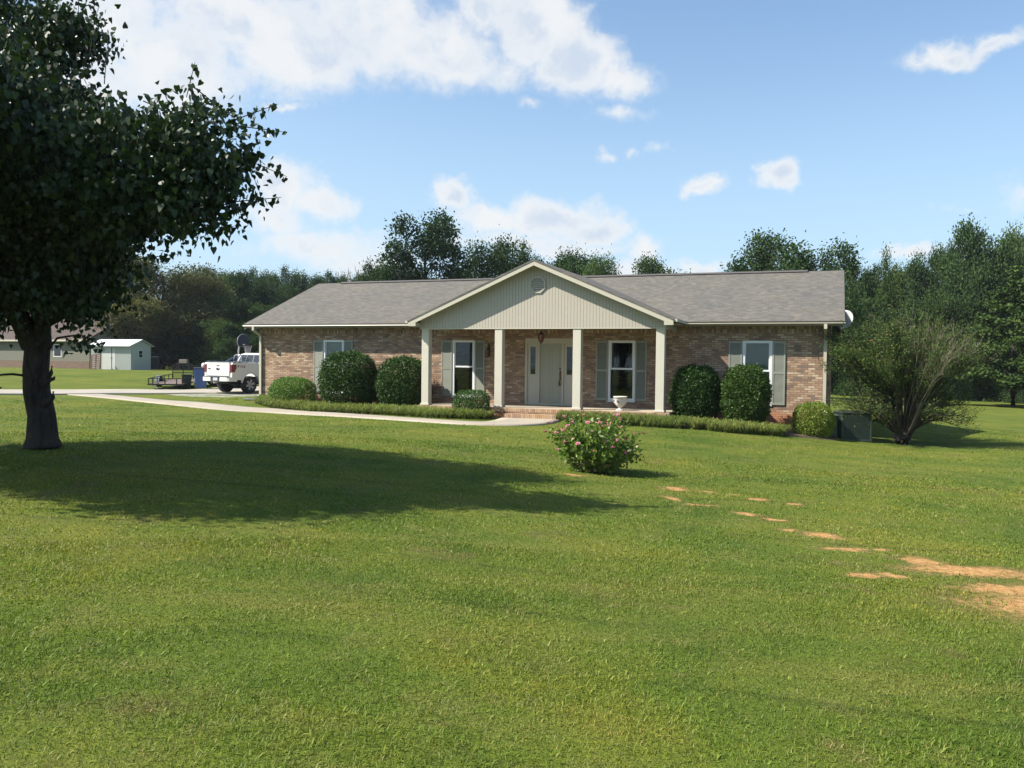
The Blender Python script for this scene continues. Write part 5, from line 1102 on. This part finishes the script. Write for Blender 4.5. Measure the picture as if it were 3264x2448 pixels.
# ------------------------------------------------------------------ background trees
M_f = {'deep': leafmat('forest_leaf', (.013, .032, .012), (.052, .096, .027), .18, .75, spec=.12), 'mid': leafmat('forest_mid_leaf', (.020, .044, .014), (.076, .125, .032), .2, .75, spec=.12),
       'light': leafmat('forest_light_leaf', (.045, .085, .024), (.115, .17, .050), .25, .75, spec=.12), 'pine': leafmat('pine_needles', (.022, .050, .014), (.090, .135, .028), .15, .7, spec=.12),
       'bronze': leafmat('bronze_leaf', (.050, .062, .014), (.125, .125, .034), .22, .6, dry=(.15, .11, .05), spec=.2)}
def proto(kind, seed):
    """crown and trunk meshes of a ten metre tree standing at the origin"""
    rng = np.random.default_rng(seed); L = []; tr = MB()
    if kind == 'broad':
        for k in range(17):
            a = rng.random()*2*PI; h = rng.uniform(3.4, 8.8); R_ = 3.0*math.sqrt(max(.05, 1-((h-5.6)/4.2)**2)); r = rng.uniform(.75, 1.35); L.append((R_*.75*math.cos(a), R_*.75*math.sin(a), h, r, r, r*.8))
        L.append((0, 0, 6, 1.9, 1.9, 2.6)); n, per, sz, sd = 560, 34, .19, .36
    elif kind == 'oval':
        for k in range(18):
            h = rng.uniform(2.0, 9.2); a = rng.random()*2*PI; R_ = 1.9*math.sqrt(max(.04, 1-((h-5.4)/4.6)**2)); r = rng.uniform(.45, .85); L.append((R_*math.cos(a), R_*math.sin(a), h, r, r, r*1.7))
        L.append((0, 0, 5.4, 1.3, 1.3, 3.6)); n, per, sz, sd = 560, 34, .17, .28
    elif kind == 'spire':
        for k in range(22):
            h = 1.2+8.3*(k/21); R_ = .25+1.75*(1-(k/21))**.75; a = k*2.4; r = R_*.62+.15; L.append((R_*.6*math.cos(a), R_*.6*math.sin(a), h, r, r, r*.9))
        L.append((0, 0, 9.6, .28, .28, .5)); n, per, sz, sd = 520, 34, .165, .25
    elif kind == 'open':
        for k in range(13):
            a = rng.random()*2*PI; h = rng.uniform(4.2, 9.0); R_ = rng.uniform(1.8, 4.3); r = rng.uniform(.7, 1.15); L.append((R_*math.cos(a), R_*math.sin(a)*.8, h, r, r, r*.75))
        L += [(0, 0, 7.8, 1.1, 1.1, .9), (.6, 0, 5.4, 1.2, 1.2, .9)]; n, per, sz, sd = 460, 34, .175, .33
    elif kind == 'edge':
        for k in range(22):
            h = rng.uniform(.5, 9.0); a = rng.random()*2*PI; R_ = (2.3 if h < 5 else 2.3*math.sqrt(max(.03, 1-((h-5)/4.8)**2))); r = rng.uniform(.6, 1.1); L.append((R_*math.cos(a), R_*math.sin(a), h, r, r, r*.9))
        L += [(0, 0, 3.0, 1.8, 1.8, 2.6), (0, 0, 6.5, 1.5, 1.5, 2.2)]; n, per, sz, sd = 760, 38, .175, .33
    elif kind == 'pine':
        for k in range(34):
            h = 2.0+7.4*(k/33); R_ = .3+2.5*(1-(k/33))**.8*rng.uniform(.65, 1.1); a = k*2.4+rng.normal(0, .3); r = .35+.45*(1-k/33); L.append((R_*math.cos(a), R_*math.sin(a), h-.1*R_, r*1.25, r*1.25, r*.38))
        L.append((0, 0, 9.7, .25, .25, .4)); n, per, sz, sd = 560, 40, .155, .19
    elif kind == 'wide':
        for k in range(26):
            a = rng.random()*2*PI; h = rng.uniform(2.6, 8.6); R_ = 4.6*math.sqrt(max(.05, 1-((h-4.6)/4.9)**2)); r = rng.uniform(.9, 1.5); L.append((R_*.8*math.cos(a), R_*.8*math.sin(a), h, r, r, r*.75))
        L += [(0, 0, 5.6, 3.0, 3.0, 2.6)]; n, per, sz, sd = 1500, 34, .17, .36
    Ln = L; tr.tube([(0, 0, -.4), (0.03, 0, 1.2), (.0, .03, 3.2), (.04, 0, 5.6), (0, 0, 8.2)], [.26, .20, .16, .11, .04], 8)
    for l in Ln[:14]:
        if l[2] > 1.5: limb(tr, (0, 0, max(.9, l[2]*.62)), (l[0]*.9, l[1]*.9, l[2]), .07, .02, rng, 4, .08, 5)
    V, T_, k = crown(L, n, per, sd, sz, rng, DIAMOND if kind != 'pine' else TUFT, .0, .72, (.05, .84))
    V2, T2, _ = crown([(l[0], l[1], l[2], l[3]*1.1, l[4]*1.1, l[5]*1.1) for l in L], n//3, 14, sd*.9, sz*.9, rng, DIAMOND if kind != 'pine' else TUFT, .0, 1.0, (.2, .84))
    V = np.vstack([V, V2]); T_ = np.concatenate([T_, T2]); g_ = np_mesh('crown', V, np.arange(len(V)), np.full(len(V)//k, k), T_)
    me = bpy.data.meshes.new('trunk'); me.from_pydata(tr.v, [], tr.f); me.polygons.foreach_set('use_smooth', tr.sm); me.materials.append(M_bark); return g_, me
PR = {}
def tree(px, top, Z, half, kind, leaf, label, group=None, name='tree', seed=0, base=None, hw_nom=None):
    """px/top/half are bearings of the tree read off the view plane, Z its distance; the tree is then real geometry standing there"""
    key = (kind, leaf, seed % 3)
    if key not in PR:
        g_, me = proto(kind, 100+hash_(kind)+seed % 3*7); g_ = g_.copy(); g_.materials.clear(); g_.materials.append(M_f[leaf]); PR[key] = (g_, me)
    g_, me = PR[key]; x = (px-1106)/1836*Z; zt = 1.6+(780+.0112*(px-1106)-top)/1836*Z; zb = g1(x, Z) if base is None else base
    h = (zt-zb)*(1.07 if kind == 'broad' else 1.03); half *= 1.3 if kind == 'broad' else 1.2; nom = {'broad': 3.9, 'oval': 2.6, 'spire': 2.2, 'open': 4.4, 'edge': 3.1, 'pine': 2.9, 'wide': 5.2}[kind]; wd = half/1836*Z/nom
    r = thing(name, label, 'tree', (x, Z, zb), (seed*2.399) % 6.28, group); r.scale = (wd, wd, h/10.2)
    o1 = bpy.data.objects.new('trunk', me); link(o1, r); o2 = bpy.data.objects.new('crown', g_); link(o2, r); return r
def hash_(s): return sum(ord(c)*(i+1) for i, c in enumerate(s)) % 50
GB_ = 'trees standing behind the house roof'
tree(915, 465, 66, 78, 'oval', 'deep', 'tallest dark tree rising above the left half of the roof', GB_, seed=0)
tree(1062, 510, 70, 62, 'broad', 'deep', 'broad dark tree left of the gable peak', GB_, seed=1)
tree(1132, 527, 70, 38, 'oval', 'mid', 'narrower tree directly behind the gable peak', GB_, seed=2)
tree(1218, 541, 76, 76, 'broad', 'deep', 'rounded dark tree just right of the gable peak', GB_, seed=3)
tree(1290, 545, 70, 42, 'broad', 'light', 'pale green tree at the right edge of the central clump', GB_, seed=4)
tree(1435, 560, 76, 68, 'broad', 'deep', 'low rounded tree showing alone above the right roof ridge', GB_, seed=5)
tree(1705, 484, 58, 118, 'open', 'deep', 'wide open crowned tree above the right end of the roof', GB_, seed=6, name='oak_tree')
tree(1655, 560, 62, 50, 'broad', 'deep', 'smaller tree behind the left side of the wide open tree', GB_, seed=8)
tree(1760, 568, 62, 44, 'broad', 'deep', 'smaller tree behind the right side of the wide open tree', GB_, seed=9)
tree(812, 560, 74, 34, 'broad', 'mid', 'small tree left of the tallest tree above the roof', GB_, seed=7)
tree(858, 585, 76, 30, 'oval', 'mid', 'low tree tucked against the left of the tallest tree', GB_, seed=8)
tree(1000, 580, 78, 34, 'oval', 'light', 'low pale tree in the gap right of the tallest tree', GB_, seed=10)
GR = 'wood along the right side of the lawn'; LR = 'tree in the dense dark wood along the right lawn edge'
for i, (px, top, Z, half, kind, lf) in enumerate([(1822, 560, 78, 40, 'edge', 'deep'), (1862, 572, 76, 40, 'edge', 'deep'), (1950, 568, 80, 40, 'edge', 'mid'), (1990, 545, 76, 42, 'edge', 'deep'), (2030, 538, 78, 36, 'oval', 'deep'), (2072, 540, 74, 44, 'edge', 'mid'),
        (2290, 500, 64, 70, 'edge', 'deep'), (2370, 520, 62, 70, 'edge', 'mid'), (2450, 500, 62, 70, 'edge', 'deep'), (2540, 520, 60, 70, 'edge', 'deep'), (2640, 500, 60, 80, 'edge', 'deep'),
        (1800, 640, 72, 45, 'edge', 'deep'), (1850, 665, 71, 46, 'edge', 'mid'), (1895, 640, 72, 44, 'edge', 'deep'), (1940, 660, 70, 46, 'edge', 'deep'), (1985, 640, 70, 46, 'edge', 'mid'), (2030, 650, 69, 46, 'edge', 'deep'), (2075, 630, 68, 46, 'edge', 'deep'),
        (2225, 690, 66, 50, 'edge', 'deep'), (2300, 640, 62, 60, 'edge', 'mid'), (2400, 660, 60, 60, 'edge', 'deep'), (2500, 640, 60, 60, 'edge', 'mid'),
        (1825, 600, 88, 50, 'edge', 'deep'), (1900, 600, 88, 50, 'edge', 'deep'), (1975, 590, 88, 50, 'edge', 'deep'), (2050, 580, 88, 50, 'edge', 'deep'), (2125, 570, 86, 50, 'edge', 'deep'), (2200, 560, 84, 50, 'edge', 'deep'), (1760, 640, 86, 50, 'edge', 'deep'), (1700, 650, 86, 50, 'edge', 'deep')]):
    tree(px, top, Z, half, kind, lf, LR, GR, seed=i)
tree(1907, 524, 72, 30, 'spire', 'mid', 'pointed spire shaped tree rising above the right wood', GR, seed=1)
tree(2046, 527, 84, 24, 'spire', 'deep', 'second slender pointed tree nearer the big crown in the right wood', GR, seed=2)
tree(2122, 480, 70, 66, 'broad', 'deep', 'tallest broad crowned tree of the right wood', GR, seed=2)
tree(2185, 492, 72, 56, 'broad', 'mid', 'broad tree at the right frame edge beside the tallest crown', GR, seed=3)
tree(2120, 585, 71, 50, 'edge', 'deep', 'bushy tree under the tallest crown of the right wood', GR, seed=4)
tree(2190, 590, 58, 92, 'pine', 'pine', 'bright green pine standing in front of the right wood', None, 'pine_tree', seed=1)
tree(2290, 640, 56, 80, 'pine', 'pine', 'second pine beyond the right frame edge', None, 'pine_tree', seed=2)
GL = 'far woods beyond the left lawn'; LL = 'tree in the distant wooded hillside left of the house'
rngL = np.random.default_rng(77)
for i, px in enumerate(range(400, 830, 26)):
    tree(px+rngL.uniform(-6, 6), 588+.03*(px-480)+rngL.uniform(-9, 9), 118+rngL.uniform(-5, 5), 30, 'broad' if i % 3 else 'oval', 'deep' if i % 2 else 'mid', LL, GL, seed=i, base=.2)
LM = 'dark tree in the thicket behind the trailer and pickup'; GM = 'thicket behind the trailer'
for i, (px, top, Z) in enumerate([(470, 590, 92), (515, 585, 90), (560, 600, 94), (610, 612, 96), (660, 622, 98), (710, 618, 100), (760, 625, 100), (450, 640, 84), (500, 640, 82), (548, 650, 82), (596, 655, 82), (644, 655, 84), (692, 655, 84), (400, 620, 86),
                                 (425, 690, 80), (470, 690, 78), (515, 695, 76), (560, 690, 76), (605, 690, 76), (375, 700, 80), (-220, 560, 98), (-130, 580, 96), (-50, 575, 95), (30, 580, 96), (110, 590, 95), (180, 600, 96), (240, 620, 92), (300, 640, 92), (-320, 570, 95), (350, 660, 92)]):
    tree(px, top, Z, 42, 'edge', 'deep' if i % 3 else 'mid', LM, GM, seed=i)
br = tree(352, 552, 82, 128, 'wide', 'bronze', 'wide olive bronze tree with grey trunk behind the shed', None, 'tree', seed=1)
tree(292, 622, 76.5, 66, 'broad', 'bronze', 'smaller olive tree between the tan building and the metal shed', None, 'tree', seed=2)
# dead snag poking over the roof line
x = (762-1106)/1836*72; sn = MB(); rng = np.random.default_rng(3)
for k in range(7): limb(sn, (rng.uniform(-.2, .2), 0, 3), (rng.uniform(-.6, .6), rng.uniform(-.3, .3), rng.uniform(8.2, 9.3)), .06, .02, rng, 5, .05, 5)
sn.tube([(0, 0, -.2), (0, 0, 4)], [.14, .09], 7); o = sn.build('dead_snag', barkmat('snag_bark', (.14, .12, .10), (.26, .23, .20))); o.location = (x, 72, g1(x, 72)); o['label'] = 'thin leafless snag above the left roof ridge'; o['category'] = 'dead tree'
# undergrowth strips
def undergrowth(label, A, B, n, hmax, seed, mat):
    rng = np.random.default_rng(seed); tt_ = rng.random(n); A = np.array(A, float); B = np.array(B, float); p = A+(B-A)*tt_[:, None]; off = rng.normal(0, 1.2, n); d = (B-A)/np.linalg.norm(B-A); x = p[:, 0]-d[1]*off; y = p[:, 1]+d[0]*off
    hh = hmax*(.55+.35*np.sin(tt_*37)+.2*np.sin(tt_*91)); z = gz(x, y)+rng.random(n)**1.2*hh*np.exp(-(off/2.2)**2)
    o = leafobj('undergrowth', [leaves(np.stack([x, y, z], 1), rng.uniform(.12, .30, n), np.clip(rng.normal(.4, .25, n), 0, .84), rng)], mat); tag(o, label, 'undergrowth', kind='stuff')
undergrowth('tangled weeds and brush along the foot of the right wood', (20, 79.5), (52, 62), 26000, 1.9, 5, M_f['mid'])
undergrowth('dark brush under the trees behind the trailer', (-29.5, 80), (-14, 74), 16000, 2.2, 6, M_f['deep'])
undergrowth('low brush behind the far left lawn', (-75, 86), (-36, 84), 12000, 2.5, 7, M_f['deep'])
# ------------------------------------------------------------------ the air
m = bpy.data.materials.new('haze'); m.use_nodes = True; nt = m.node_tree; nt.nodes.clear()
v = nt.nodes.new('ShaderNodeVolumePrincipled'); v.inputs['Color'].default_value = (.80, .88, 1.0, 1); v.inputs['Density'].default_value = 0.0002; v.inputs['Anisotropy'].default_value = 0.2
o = nt.nodes.new('ShaderNodeOutputMaterial'); nt.links.new(v.outputs[0], o.inputs['Volume'])
o = MB().box(-720, 720, -80, 720, -3.5, 22).build('haze', m); tag(o, 'thin pale blue summer haze', None, kind='stuff')
